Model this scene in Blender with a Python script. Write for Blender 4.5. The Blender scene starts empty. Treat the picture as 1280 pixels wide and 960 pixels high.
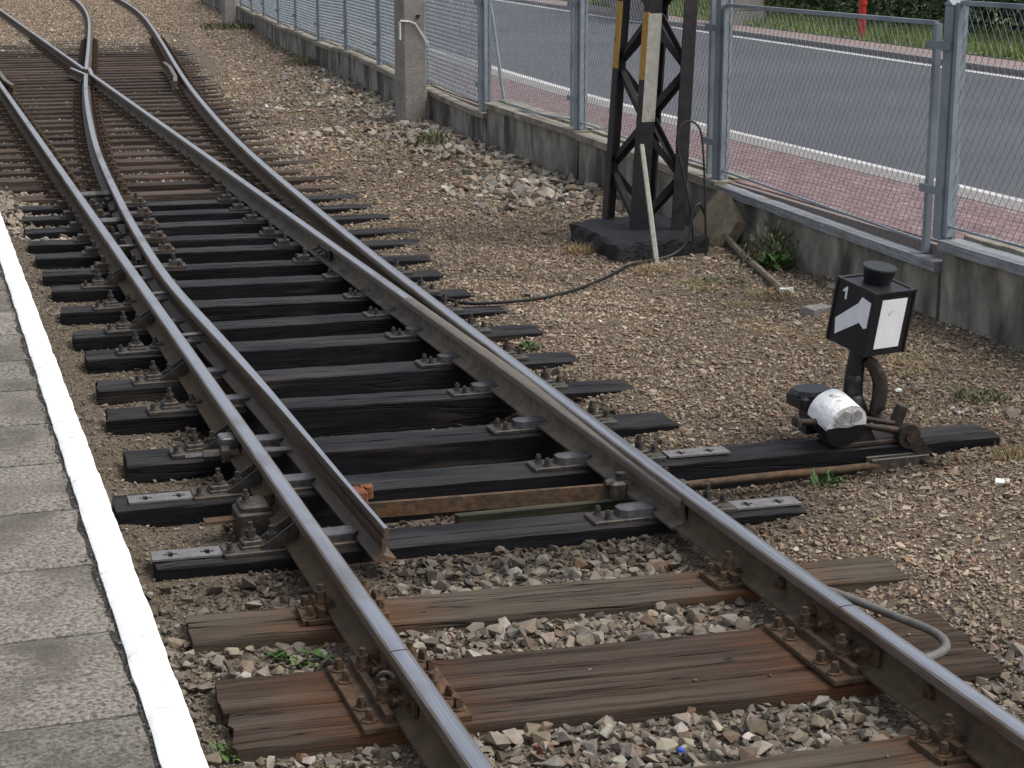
import bpy, bmesh, math, random
import numpy as np
from mathutils import Vector, Matrix, noise as mnoise

R = math.radians
random.seed(7)
rng = np.random.default_rng(11)
scene = bpy.context.scene
COL = scene.collection

# ------------------------------------------------------------------ camera, world, sun, exposure
THETA = math.atan(560 / 2250.0)
PSI = math.atan(770 * math.cos(THETA) / 2250.0)
cd = bpy.data.cameras.new('camera')
cam = bpy.data.objects.new('camera', cd)
COL.objects.link(cam)
cam.location = (-2.066, 0.0, 2.318)
cam.rotation_euler = (math.pi / 2 - THETA, 0, -PSI)
cd.sensor_fit = 'HORIZONTAL'
cd.sensor_width = 36.0
cd.lens = 36.0 * 2250 / 1280
cd.clip_end = 2000
scene.camera = cam

SUN_EL, SUN_AZ = 56.0, 118.0          # azimuth measured from +Y towards +X
world = bpy.data.worlds.new('World')
scene.world = world
world.use_nodes = True
wn = world.node_tree.nodes
wl = world.node_tree.links
bg = wn['Background']
sky = wn.new('ShaderNodeTexSky')
sky.sky_type = 'NISHITA'
sky.sun_disc = False
sky.sun_elevation = R(SUN_EL)
sky.sun_rotation = R(SUN_AZ)
sky.air_density = 1.0
sky.dust_density = 4.0
sky.ozone_density = 1.0
hsv = wn.new('ShaderNodeHueSaturation')
hsv.inputs['Saturation'].default_value = 0.45
wl.new(sky.outputs[0], hsv.inputs['Color'])
wl.new(hsv.outputs[0], bg.inputs[0])
bg.inputs[1].default_value = 0.13

sd = bpy.data.lights.new('sun', 'SUN')
sd.energy = 1.05
sd.angle = R(30)
sd.color = (1.0, 0.95, 0.88)
sun = bpy.data.objects.new('sun', sd)
COL.objects.link(sun)
sv = Vector((math.sin(R(SUN_AZ)) * math.cos(R(SUN_EL)), math.cos(R(SUN_AZ)) * math.cos(R(SUN_EL)), math.sin(R(SUN_EL))))
sun.rotation_euler = sv.to_track_quat('Z', 'Y').to_euler()

scene.view_settings.view_transform = 'Standard'
scene.view_settings.look = 'None'
scene.view_settings.gamma = 1.0
scene.view_settings.exposure = 0.66
scene.view_settings.use_curve_mapping = False

# ------------------------------------------------------------------ materials
MATS = {}


def mat(name, c1, c2=None, rough=0.8, metal=0.0, scale=8.0, stretch=(1, 1, 1), detail=6.0, bump=0.0, bscale=None,
        c3=None, s3=2.0, t3=(0.55, 0.7), spec=0.4, rvar=0.0, rand=0.0, ramp=(0.35, 0.65), attr=None, cracks=0.0, bstretch=None,
        bdist=0.02, crs=(0.7, 26), crw=0.03, stain=None, dust=None):
    m = bpy.data.materials.new(name)
    m.use_nodes = True
    nt = m.node_tree
    N, L = nt.nodes, nt.links
    b = N['Principled BSDF']
    b.inputs['Roughness'].default_value = rough
    b.inputs['Metallic'].default_value = metal
    b.inputs['Specular IOR Level'].default_value = spec
    tc = N.new('ShaderNodeTexCoord')
    mp = N.new('ShaderNodeMapping')
    mp.inputs['Scale'].default_value = stretch
    if rand:
        oi = N.new('ShaderNodeObjectInfo')
        off = N.new('ShaderNodeVectorMath')
        off.operation = 'SCALE'
        off.inputs[0].default_value = (37.0, 19.0, 53.0)
        L.new(oi.outputs['Random'], off.inputs['Scale'])
        ad = N.new('ShaderNodeVectorMath')
        L.new(tc.outputs['Object'], ad.inputs[0])
        L.new(off.outputs[0], ad.inputs[1])
        L.new(ad.outputs[0], mp.inputs['Vector'])
    else:
        L.new(tc.outputs['Object'], mp.inputs['Vector'])
    n1 = N.new('ShaderNodeTexNoise')
    n1.inputs['Scale'].default_value = scale
    n1.inputs['Detail'].default_value = detail
    n1.inputs['Roughness'].default_value = 0.65
    L.new(mp.outputs[0], n1.inputs['Vector'])
    r1 = N.new('ShaderNodeValToRGB')
    r1.color_ramp.elements[0].position, r1.color_ramp.elements[1].position = ramp
    c2 = c2 or tuple(x * 0.7 for x in c1)
    r1.color_ramp.elements[0].color = (*c2, 1)
    r1.color_ramp.elements[1].color = (*c1, 1)
    L.new(n1.outputs['Fac'], r1.inputs[0])
    col = r1.outputs[0]
    if attr:
        at = N.new('ShaderNodeAttribute')
        at.attribute_name = attr
        mx = N.new('ShaderNodeMix')
        mx.data_type = 'RGBA'
        mx.blend_type = 'MULTIPLY'
        mx.inputs['Factor'].default_value = 1.0
        L.new(at.outputs['Color'], mx.inputs['A'])
        L.new(col, mx.inputs['B'])
        col = mx.outputs['Result']
    if c3:
        n3 = N.new('ShaderNodeTexNoise')
        n3.inputs['Scale'].default_value = s3
        n3.inputs['Detail'].default_value = 5
        L.new(mp.outputs[0] if rand else tc.outputs['Object'], n3.inputs['Vector'])
        r3 = N.new('ShaderNodeValToRGB')
        r3.color_ramp.elements[0].position, r3.color_ramp.elements[1].position = t3
        r3.color_ramp.elements[0].color = (0, 0, 0, 1)
        r3.color_ramp.elements[1].color = (1, 1, 1, 1)
        L.new(n3.outputs['Fac'], r3.inputs[0])
        mx = N.new('ShaderNodeMix')
        mx.data_type = 'RGBA'
        L.new(r3.outputs[0], mx.inputs['Factor'])
        L.new(col, mx.inputs['A'])
        mx.inputs['B'].default_value = (*c3, 1)
        col = mx.outputs['Result']
    if rand:
        hv = N.new('ShaderNodeHueSaturation')
        mr = N.new('ShaderNodeMapRange')
        mr.inputs['To Min'].default_value = 1 - rand
        mr.inputs['To Max'].default_value = 1 + rand
        L.new(oi.outputs['Random'], mr.inputs['Value'])
        L.new(mr.outputs[0], hv.inputs['Value'])
        L.new(col, hv.inputs['Color'])
        col = hv.outputs[0]
    if dust:
        ge = N.new('ShaderNodeNewGeometry')
        sz = N.new('ShaderNodeSeparateXYZ'); L.new(ge.outputs['True Normal'], sz.inputs[0])
        nd = N.new('ShaderNodeTexNoise'); nd.inputs['Scale'].default_value = 1.6; nd.inputs['Detail'].default_value = 7
        md = N.new('ShaderNodeMapping'); md.inputs['Scale'].default_value = (1.0, 3.5, 1.0)
        L.new(mp.inputs['Vector'].links[0].from_socket, md.inputs['Vector']); L.new(md.outputs[0], nd.inputs['Vector'])
        rd = N.new('ShaderNodeMapRange'); rd.inputs['From Min'].default_value = 0.36; rd.inputs['From Max'].default_value = 0.72; rd.inputs['To Max'].default_value = 0.85
        L.new(nd.outputs['Fac'], rd.inputs['Value'])
        sc = N.new('ShaderNodeMath'); sc.operation = 'MULTIPLY'; sc.use_clamp = True
        L.new(sz.outputs[2], sc.inputs[0]); L.new(rd.outputs[0], sc.inputs[1])
        mx = N.new('ShaderNodeMix'); mx.data_type = 'RGBA'
        L.new(sc.outputs[0], mx.inputs['Factor']); L.new(col, mx.inputs['A'])
        mx.inputs['B'].default_value = (*dust, 1)
        col = mx.outputs['Result']
    if stain:
        sx = N.new('ShaderNodeSeparateXYZ')
        L.new(tc.outputs['Object'], sx.inputs[0])
        m1 = N.new('ShaderNodeMath'); m1.operation = 'ABSOLUTE'
        L.new(sx.outputs[0], m1.inputs[0])
        m2 = N.new('ShaderNodeMath'); m2.operation = 'SUBTRACT'; m2.inputs[1].default_value = 0.75
        L.new(m1.outputs[0], m2.inputs[0])
        m3 = N.new('ShaderNodeMath'); m3.operation = 'ABSOLUTE'
        L.new(m2.outputs[0], m3.inputs[0])
        m4 = N.new('ShaderNodeMath'); m4.operation = 'MULTIPLY_ADD'; m4.inputs[1].default_value = -2.0; m4.inputs[2].default_value = 0.72
        L.new(m3.outputs[0], m4.inputs[0])
        m5 = N.new('ShaderNodeMath'); m5.operation = 'ADD'; m5.use_clamp = True
        mr5 = N.new('ShaderNodeMath'); mr5.operation = 'MULTIPLY_ADD'; mr5.inputs[1].default_value = 1.6; mr5.inputs[2].default_value = -0.8
        L.new(n1.outputs['Fac'], mr5.inputs[0])
        L.new(m4.outputs[0], m5.inputs[0]); L.new(mr5.outputs[0], m5.inputs[1])
        mx = N.new('ShaderNodeMix'); mx.data_type = 'RGBA'
        L.new(m5.outputs[0], mx.inputs['Factor']); L.new(col, mx.inputs['A'])
        mx.inputs['B'].default_value = (*stain, 1)
        col = mx.outputs['Result']
    hgt = n1.outputs['Fac']
    if cracks:
        nc = N.new('ShaderNodeTexNoise')
        nc.inputs['Scale'].default_value = 1.0
        nc.inputs['Detail'].default_value = 4
        mp2 = N.new('ShaderNodeMapping')
        mp2.inputs['Scale'].default_value = (crs[0], crs[1], crs[1])
        L.new(mp.inputs['Vector'].links[0].from_socket, mp2.inputs['Vector'])
        L.new(mp2.outputs[0], nc.inputs['Vector'])
        sb = N.new('ShaderNodeMath'); sb.operation = 'SUBTRACT'; sb.inputs[1].default_value = 0.5
        L.new(nc.outputs['Fac'], sb.inputs[0])
        ab = N.new('ShaderNodeMath'); ab.operation = 'ABSOLUTE'
        L.new(sb.outputs[0], ab.inputs[0])
        mr2 = N.new('ShaderNodeMapRange')
        mr2.inputs['From Max'].default_value = crw
        mr2.inputs['To Min'].default_value = 1 - cracks
        L.new(ab.outputs[0], mr2.inputs['Value'])
        mx = N.new('ShaderNodeMix'); mx.data_type = 'RGBA'; mx.blend_type = 'MULTIPLY'
        mx.inputs['Factor'].default_value = 1.0
        L.new(col, mx.inputs['A'])
        L.new(mr2.outputs[0], mx.inputs['B'])
        col = mx.outputs['Result']
        ml = N.new('ShaderNodeMath'); ml.operation = 'MULTIPLY'
        L.new(n1.outputs['Fac'], ml.inputs[0])
        L.new(mr2.outputs[0], ml.inputs[1])
        hgt = ml.outputs[0]
    L.new(col, b.inputs['Base Color'])
    if rvar:
        mr3 = N.new('ShaderNodeMapRange')
        mr3.inputs['To Min'].default_value = max(0.05, rough - rvar)
        mr3.inputs['To Max'].default_value = min(1, rough + rvar)
        L.new(n1.outputs['Fac'], mr3.inputs['Value'])
        L.new(mr3.outputs[0], b.inputs['Roughness'])
    if bump:
        if bscale:
            nb = N.new('ShaderNodeTexNoise')
            nb.inputs['Scale'].default_value = bscale
            nb.inputs['Detail'].default_value = 5
            L.new(mp.outputs[0], nb.inputs['Vector'])
            hgt = nb.outputs['Fac']
        bp = N.new('ShaderNodeBump')
        bp.inputs['Strength'].default_value = bump
        bp.inputs['Distance'].default_value = bdist
        L.new(hgt, bp.inputs['Height'])
        L.new(bp.outputs[0], b.inputs['Normal'])
    MATS[name] = m
    return m


mat('ground_gravel', (0.175, 0.136, 0.101), (0.080, 0.062, 0.045), rough=0.95, scale=45, bump=0.9, c3=(0.11, 0.085, 0.055), s3=1.2, t3=(0.5, 0.68))
mat('stone', (1.0, 1.0, 1.0), (0.68, 0.66, 0.63), rough=0.9, scale=28, attr='Col', bump=0.35, spec=0.25, bdist=0.01)
mat('tarred_wood', (0.0095, 0.0092, 0.0115), (0.003, 0.003, 0.004), rough=0.6, scale=2.6, stretch=(1, 9, 9), detail=8, bump=0.35, c3=(0.045, 0.034, 0.026), s3=1.3, t3=(0.58, 0.80), rvar=0.16, rand=0.35, cracks=0.85, spec=0.2, crs=(0.35, 7), crw=0.013, dust=(0.050, 0.046, 0.043))
mat('old_wood', (0.100, 0.078, 0.057), (0.032, 0.024, 0.017), rough=0.9, scale=5.0, stretch=(0.45, 12, 12), detail=8, bump=0.5, c3=(0.130, 0.110, 0.088), s3=1.5, t3=(0.42, 0.72), rand=0.12, cracks=0.88, spec=0.2, crs=(0.3, 6), crw=0.008, stain=(0.125, 0.050, 0.016))
mat('rust_wood', (0.066, 0.044, 0.030), (0.022, 0.015, 0.011), rough=0.9, scale=5.0, stretch=(0.45, 12, 12), detail=8, bump=0.5, c3=(0.095, 0.076, 0.060), s3=1.3, t3=(0.44, 0.72), rand=0.08, cracks=0.88, spec=0.2, crs=(0.3, 6), crw=0.008, stain=(0.105, 0.042, 0.015))
mat('far_wood', (0.085, 0.057, 0.040), (0.030, 0.021, 0.016), rough=0.9, scale=3.0, stretch=(1, 14, 14), bump=0.5, rand=0.5, cracks=0.6, c3=(0.035, 0.028, 0.024), s3=1.0, t3=(0.5, 0.65))
mat('rail_top', (0.64, 0.64, 0.67), (0.40, 0.39, 0.40), rough=0.30, metal=1.0, scale=5, stretch=(90, 0.5, 1), rvar=0.10, c3=(0.28, 0.22, 0.18), s3=1.7, t3=(0.56, 0.74), bump=0.06, spec=0.5)
mat('rail_shoulder', (0.25, 0.222, 0.20), (0.13, 0.105, 0.088), rough=0.45, metal=0.6, scale=8, stretch=(30, 0.8, 30), rvar=0.12, c3=(0.12, 0.068, 0.036), s3=3.0, t3=(0.52, 0.72), bump=0.12)
mat('blade_top', (0.19, 0.165, 0.14), (0.10, 0.084, 0.068), rough=0.55, metal=0.3, scale=9, stretch=(20, 0.8, 20), rvar=0.15, c3=(0.22, 0.105, 0.042), s3=2.2, t3=(0.56, 0.72), bump=0.2)
mat('rail_rust', (0.115, 0.080, 0.046), (0.056, 0.040, 0.025), rough=0.8, scale=16, detail=7, bump=0.35, c3=(0.15, 0.075, 0.030), s3=2.6, t3=(0.58, 0.78), rvar=0.1)
mat('blade_steel', (0.115, 0.086, 0.064), (0.050, 0.037, 0.028), rough=0.6, metal=0.2, scale=11, stretch=(6, 0.9, 6), bump=0.2, c3=(0.20, 0.092, 0.036), s3=1.5, t3=(0.58, 0.72), rvar=0.15)
mat('blade_foot', (0.150, 0.122, 0.088), (0.080, 0.064, 0.046), rough=0.72, scale=14, bump=0.2, c3=(0.055, 0.044, 0.034), s3=3.0, t3=(0.50, 0.72))
mat('greasy_iron', (0.085, 0.076, 0.064), (0.030, 0.027, 0.024), rough=0.52, metal=0.25, scale=24, bump=0.3, c3=(0.115, 0.080, 0.052), s3=9, t3=(0.56, 0.74), rvar=0.15)
mat('slide_iron', (0.20, 0.20, 0.205), (0.10, 0.10, 0.10), rough=0.42, metal=0.5, scale=16, bump=0.15, c3=(0.05, 0.045, 0.042), s3=8, t3=(0.5, 0.65), rvar=0.12)
mat('rust_iron', (0.105, 0.062, 0.033), (0.044, 0.029, 0.018), rough=0.85, scale=26, bump=0.4, c3=(0.15, 0.072, 0.028), s3=9, t3=(0.56, 0.74))
mat('dull_plate', (0.20, 0.195, 0.195), (0.13, 0.125, 0.125), rough=0.6, scale=30, bump=0.15, metal=0.2)
mat('far_rust', (0.058, 0.036, 0.022), (0.026, 0.018, 0.012), rough=0.85, scale=20, bump=0.3, c3=(0.085, 0.045, 0.02), s3=7, t3=(0.56, 0.74))
mat('dark_iron', (0.040, 0.031, 0.024), (0.018, 0.015, 0.013), rough=0.6, metal=0.2, scale=24, bump=0.4, c3=(0.085, 0.045, 0.024), s3=8, t3=(0.55, 0.72))
mat('orange_rust', (0.22, 0.078, 0.030), (0.10, 0.042, 0.021), rough=0.9, scale=35, bump=0.4)
mat('slab', (0.31, 0.285, 0.245), (0.075, 0.068, 0.057), rough=0.95, scale=75, detail=5, bump=1.0, c3=(0.10, 0.088, 0.072), s3=3.2, t3=(0.46, 0.70), rand=0.16, ramp=(0.36, 0.62), bdist=0.012)
mat('white_paint', (0.84, 0.84, 0.84), (0.74, 0.74, 0.73), rough=0.65, scale=9, bump=0.4, bscale=40, bdist=0.006, c3=(0.50, 0.485, 0.46), s3=17, t3=(0.63, 0.74))
mat('crumbled', (0.085, 0.078, 0.068), (0.028, 0.026, 0.023), rough=0.95, scale=60, bump=1.0)
mat('wall_concrete', (0.33, 0.305, 0.26), (0.12, 0.11, 0.092), rough=0.92, scale=4.5, stretch=(1, 1, 0.45), detail=9, bump=0.45, c3=(0.060, 0.058, 0.048), s3=2.4, t3=(0.47, 0.62), rand=0.12, ramp=(0.34, 0.66))
mat('coping', (0.33, 0.30, 0.25), (0.15, 0.135, 0.105), rough=0.9, scale=9, detail=10, bump=0.5, c3=(0.13, 0.12, 0.08), s3=4, t3=(0.5, 0.68), rand=0.1, ramp=(0.3, 0.7))
mat('coping_grey', (0.27, 0.29, 0.31), (0.19, 0.20, 0.212), rough=0.7, scale=10, bump=0.25, c3=(0.15, 0.135, 0.105), s3=5, t3=(0.54, 0.68))
mat('post_concrete', (0.34, 0.32, 0.285), (0.21, 0.195, 0.175), rough=0.95, scale=45, bump=0.6, c3=(0.20, 0.185, 0.16), s3=4, t3=(0.45, 0.7))
mat('fence_paint', (0.27, 0.305, 0.34), (0.215, 0.25, 0.28), rough=0.5, scale=12, c3=(0.12, 0.15, 0.175), s3=3, t3=(0.5, 0.75), bump=0.06)
mat('fence_wire', (0.18, 0.215, 0.24), (0.11, 0.135, 0.155), rough=0.5, metal=0.3, scale=10)
mat('mast_black', (0.018, 0.015, 0.017), (0.009, 0.008, 0.009), rough=0.6, scale=14, bump=0.3, c3=(0.036, 0.025, 0.025), s3=3, t3=(0.56, 0.74), rvar=0.12)
mat('plinth_tar', (0.013, 0.013, 0.017), (0.006, 0.006, 0.008), rough=0.6, scale=40, bump=1.0, rvar=0.12, bdist=0.03)
mat('yellow_paint', (0.45, 0.27, 0.045), (0.36, 0.20, 0.03), rough=0.6, scale=30, c3=(0.12, 0.07, 0.03), s3=14, t3=(0.62, 0.7))
mat('pale_paint', (0.42, 0.41, 0.36), (0.32, 0.31, 0.265), rough=0.7, scale=25, c3=(0.2, 0.16, 0.11), s3=12, t3=(0.6, 0.72))
mat('black_paint', (0.016, 0.016, 0.018), (0.010, 0.010, 0.012), rough=0.42, scale=20, bump=0.08, rvar=0.08, c3=(0.04, 0.038, 0.036), s3=6, t3=(0.58, 0.75))
mat('lantern_white', (0.88, 0.88, 0.89), (0.78, 0.78, 0.80), rough=0.45, scale=12, c3=(0.5, 0.48, 0.46), s3=20, t3=(0.66, 0.75))
mat('cracked_white', (0.88, 0.88, 0.88), (0.80, 0.80, 0.79), rough=0.65, scale=18, bump=0.6, bscale=25, c3=(0.30, 0.28, 0.26), s3=11, t3=(0.64, 0.70))
mat('cracked_grey', (0.46, 0.45, 0.43), (0.34, 0.33, 0.315), rough=0.8, scale=30, bump=0.6)
mat('asphalt', (0.088, 0.092, 0.102), (0.072, 0.075, 0.084), rough=0.85, scale=60, bump=0.25, c3=(0.066, 0.069, 0.078), s3=0.35, t3=(0.42, 0.62))
mat('road_white', (0.62, 0.61, 0.60), (0.46, 0.455, 0.45), rough=0.7, scale=6, c3=(0.28, 0.28, 0.28), s3=3.0, t3=(0.58, 0.72))
mat('kerb', (0.27, 0.255, 0.245), (0.19, 0.18, 0.17), rough=0.85, scale=20)
mat('red_paver', (0.245, 0.160, 0.160), (0.165, 0.105, 0.105), rough=0.85, scale=6, rand=0.14, bump=0.2, c3=(0.30, 0.24, 0.225), s3=12, t3=(0.56, 0.7))
mat('far_paver', (0.30, 0.23, 0.215), (0.21, 0.155, 0.145), rough=0.9, scale=5, bump=0.2)
mat('mortar', (0.24, 0.20, 0.185), (0.17, 0.14, 0.13), rough=0.95, scale=30)
mat('cable_black', (0.016, 0.015, 0.014), (0.01, 0.01, 0.01), rough=0.55, scale=30)
mat('hose_grey', (0.155, 0.15, 0.14), (0.10, 0.095, 0.088), rough=0.7, scale=25, bump=0.2)
mat('ochre_slab', (0.36, 0.30, 0.205), (0.22, 0.18, 0.12), rough=0.92, scale=14, bump=0.4)
mat('bare_wood', (0.30, 0.255, 0.20), (0.19, 0.155, 0.12), rough=0.85, scale=5, stretch=(1, 1, 1), bump=0.4)
mat('stick_wood', (0.25, 0.20, 0.155), (0.14, 0.11, 0.08), rough=0.9, scale=14, bump=0.5)
mat('leaf_green', (0.075, 0.15, 0.03), (0.04, 0.09, 0.018), rough=0.6, scale=9, rand=0.2)
mat('leaf_dull', (0.12, 0.13, 0.055), (0.07, 0.08, 0.035), rough=0.7, scale=9, rand=0.2)
mat('dry_grass', (0.30, 0.23, 0.11), (0.18, 0.135, 0.06), rough=0.85, scale=9, rand=0.2)
mat('verge_grass', (0.25, 0.31, 0.085), (0.13, 0.18, 0.045), rough=0.8, scale=3)
mat('verge_soil', (0.16, 0.17, 0.06), (0.055, 0.07, 0.026), rough=0.95, scale=3)
mat('hedge_leaf', (0.035, 0.065, 0.018), (0.018, 0.035, 0.010), rough=0.6, scale=2.2)
mat('bark', (0.06, 0.045, 0.032), rough=0.9, scale=8, bump=0.5)
mat('red_paint', (0.52, 0.035, 0.025), (0.42, 0.03, 0.02), rough=0.45, scale=8)
mat('litter_white', (0.72, 0.74, 0.72), (0.6, 0.63, 0.6), rough=0.6, scale=20)
mat('cap_blue', (0.02, 0.09, 0.50), (0.015, 0.07, 0.4), rough=0.4, scale=10)
mat('moss_board', (0.075, 0.075, 0.045), (0.040, 0.036, 0.024), rough=0.92, scale=8, stretch=(0.6, 10, 10), bump=0.5)
mat('brick_red', (0.23, 0.115, 0.078), (0.15, 0.075, 0.052), rough=0.9, scale=25, bump=0.4)
M = MATS


# ------------------------------------------------------------------ mesh helpers
class MB:
    def __init__(s):
        s.v, s.f, s.mi = [], [], []

    def add(s, verts, faces, mi=0, mtx=None):
        o = len(s.v)
        if mtx is not None:
            verts = [tuple(mtx @ Vector(v)) for v in verts]
        s.v += [tuple(v) for v in verts]
        s.f += [tuple(o + i for i in f) for f in faces]
        s.mi += [mi] * len(faces)
        return s

    def box(s, x0, x1, y0, y1, z0, z1, mi=0, mtx=None, bev=0.0):
        if bev:
            b = bev
            pts = []
            prof = [(x0 + b, y0), (x1 - b, y0), (x1, y0 + b), (x1, y1 - b), (x1 - b, y1), (x0 + b, y1), (x0, y1 - b), (x0, y0 + b)]
            cx, cy = (x0 + x1) / 2, (y0 + y1) / 2
            kx, ky = 1 - 2 * b / (x1 - x0), 1 - 2 * b / (y1 - y0)
            for z, k in ((z0, 1), (z1 - b, 1), (z1, 0)):
                for (x, y) in prof:
                    if k:
                        pts.append((x, y, z))
                    else:
                        pts.append((cx + (x - cx) * kx, cy + (y - cy) * ky, z))
            fs = [tuple(range(7, -1, -1)), tuple(range(16, 24))]
            for l in (0, 8):
                for i in range(8):
                    j = (i + 1) % 8
                    fs.append((l + i, l + j, l + 8 + j, l + 8 + i))
            return s.add(pts, fs, mi, mtx)
        vs = [(x0, y0, z0), (x1, y0, z0), (x1, y1, z0), (x0, y1, z0), (x0, y0, z1), (x1, y0, z1), (x1, y1, z1), (x0, y1, z1)]
        fs = [(3, 2, 1, 0), (4, 5, 6, 7), (0, 1, 5, 4), (1, 2, 6, 5), (2, 3, 7, 6), (3, 0, 4, 7)]
        return s.add(vs, fs, mi, mtx)

    def cyl(s, x, y, z0, z1, r0, r1=None, n=8, mi=0, mtx=None, ph=0.0):
        r1 = r0 if r1 is None else r1
        vs = []
        for z, r in ((z0, r0), (z1, r1)):
            for i in range(n):
                a = ph + 2 * math.pi * i / n
                vs.append((x + r * math.cos(a), y + r * math.sin(a), z))
        fs = [tuple(range(n - 1, -1, -1)), tuple(range(n, 2 * n))]
        for i in range(n):
            j = (i + 1) % n
            fs.append((i, j, n + j, n + i))
        return s.add(vs, fs, mi, mtx)

    def prism(s, poly, y0, y1, mi=0, mtx=None):
        """polygon in XZ (counter-clockwise seen from -Y), extruded along Y"""
        n = len(poly)
        vs = [(x, y0, z) for x, z in poly] + [(x, y1, z) for x, z in poly]
        fs = [tuple(range(n)), tuple(range(2 * n - 1, n - 1, -1))]
        for i in range(n):
            j = (i + 1) % n
            fs.append((i, n + i, n + j, j))
        return s.add(vs, fs, mi, mtx)

    def tube(s, pts, r, n=6, mi=0, cap=True):
        pts = [Vector(p) for p in pts]
        o = len(s.v)
        prev = None
        for i, p in enumerate(pts):
            t = (pts[min(i + 1, len(pts) - 1)] - pts[max(i - 1, 0)]).normalized()
            if prev is None:
                a = t.cross(Vector((0, 0, 1)))
                if a.length < 1e-3:
                    a = Vector((1, 0, 0))
                a.normalize()
            else:
                a = (prev - t * prev.dot(t)).normalized()
            prev = a
            b = t.cross(a)
            rr = r[i] if isinstance(r, (list, tuple)) else r
            for k in range(n):
                q = 2 * math.pi * k / n
                s.v.append(tuple(p + a * (rr * math.cos(q)) + b * (rr * math.sin(q))))
        for i in range(len(pts) - 1):
            for k in range(n):
                l = (k + 1) % n
                s.f.append((o + i * n + k, o + i * n + l, o + (i + 1) * n + l, o + (i + 1) * n + k))
                s.mi.append(mi)
        if cap:
            s.f.append(tuple(o + k for k in range(n - 1, -1, -1)))
            e = o + (len(pts) - 1) * n
            s.f.append(tuple(e + k for k in range(n)))
            s.mi += [mi, mi]
        return s

    def mesh(s, name, mats, smooth=None):
        me = bpy.data.meshes.new(name)
        me.from_pydata(s.v, [], s.f)
        for m in (mats if isinstance(mats, (list, tuple)) else [mats]):
            me.materials.append(M[m])
        me.polygons.foreach_set('material_index', s.mi)
        me.update()
        fix_normals(me)
        if smooth:
            me.polygons.foreach_set('use_smooth', [True] * len(me.polygons))
            me.set_sharp_from_angle(angle=R(smooth))
        return me


def fix_normals(me):
    bm = bmesh.new()
    bm.from_mesh(me)
    bmesh.ops.recalc_face_normals(bm, faces=bm.faces)
    bm.to_mesh(me)
    bm.free()


def ob(name, me, parent=None, loc=(0, 0, 0), rotz=0.0, kind=None, label=None, cat=None, group=None):
    o = bpy.data.objects.new(name, me)
    COL.objects.link(o)
    o.location = loc
    o.rotation_euler = (0, 0, rotz)
    if parent is not None:
        o.parent = parent
    if kind:
        o['kind'] = kind
    if label:
        o['label'] = label
    if cat:
        o['category'] = cat
    if group:
        o['group'] = group
    return o


ORD = ['zeroth', 'first', 'second', 'third', 'fourth', 'fifth', 'sixth', 'seventh', 'eighth', 'ninth', 'tenth', 'eleventh', 'twelfth',
       'thirteenth', 'fourteenth', 'fifteenth', 'sixteenth', 'seventeenth', 'eighteenth', 'nineteenth', 'twentieth']


def ordinal(n):
    if n <= 20:
        return ORD[n]
    tens = {2: 'twenty', 3: 'thirty', 4: 'forty', 5: 'fifty', 6: 'sixty'}
    if n % 10 == 0:
        return tens[n // 10][:-1] + 'ieth'
    return tens[n // 10] + '-' + ORD[n % 10]


# ------------------------------------------------------------------ plan of the place
def interp(xs, ys):
    """natural cubic spline"""
    xs, ys = np.array(xs, float), np.array(ys, float)
    n = len(xs)
    h = np.diff(xs)
    A = np.zeros((n, n))
    b = np.zeros(n)
    A[0, 0] = A[-1, -1] = 1
    for i in range(1, n - 1):
        A[i, i - 1], A[i, i], A[i, i + 1] = h[i - 1], 2 * (h[i - 1] + h[i]), h[i]
        b[i] = 6 * ((ys[i + 1] - ys[i]) / h[i] - (ys[i] - ys[i - 1]) / h[i - 1])
    m = np.linalg.solve(A, b)

    def f(x):
        x = np.asarray(x, float)
        i = np.clip(np.searchsorted(xs, x) - 1, 0, n - 2)
        hh = h[i]
        a = (xs[i + 1] - x) / hh
        c = (x - xs[i]) / hh
        return a * ys[i] + c * ys[i + 1] + ((a ** 3 - a) * m[i] + (c ** 3 - c) * m[i + 1]) * hh * hh / 6
    return f


_of = interp([5.2, 6.3, 8.0, 10.0, 12.7, 15.5, 18.7, 22, 26.2, 30.4, 36.5, 42.7, 51.4, 64.6, 80, 110],
             [0.0, 0.012, 0.050, 0.102, 0.19, 0.31, 0.475, 0.71, 1.06, 1.46, 2.08, 2.70, 3.52, 4.42, 5.0, 5.6])


def off(y):      # how far the diverging track has moved to the right at distance y
    y = np.asarray(y, float)
    return np.where(y < 5.2, 0.0, _of(y))


wallx = interp([-20, 0, 8, 16, 19.5, 22.7, 26, 29.4, 32.5, 36, 39, 43, 47, 60, 90, 200],
               [3.84, 3.85, 3.86, 3.92, 3.99, 4.18, 4.43, 4.71, 4.95, 5.23, 5.50, 5.87, 6.25, 7.45, 10.3, 21])
HG = 0.7525
RAILB, RAILT = 0.02, 0.17

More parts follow.
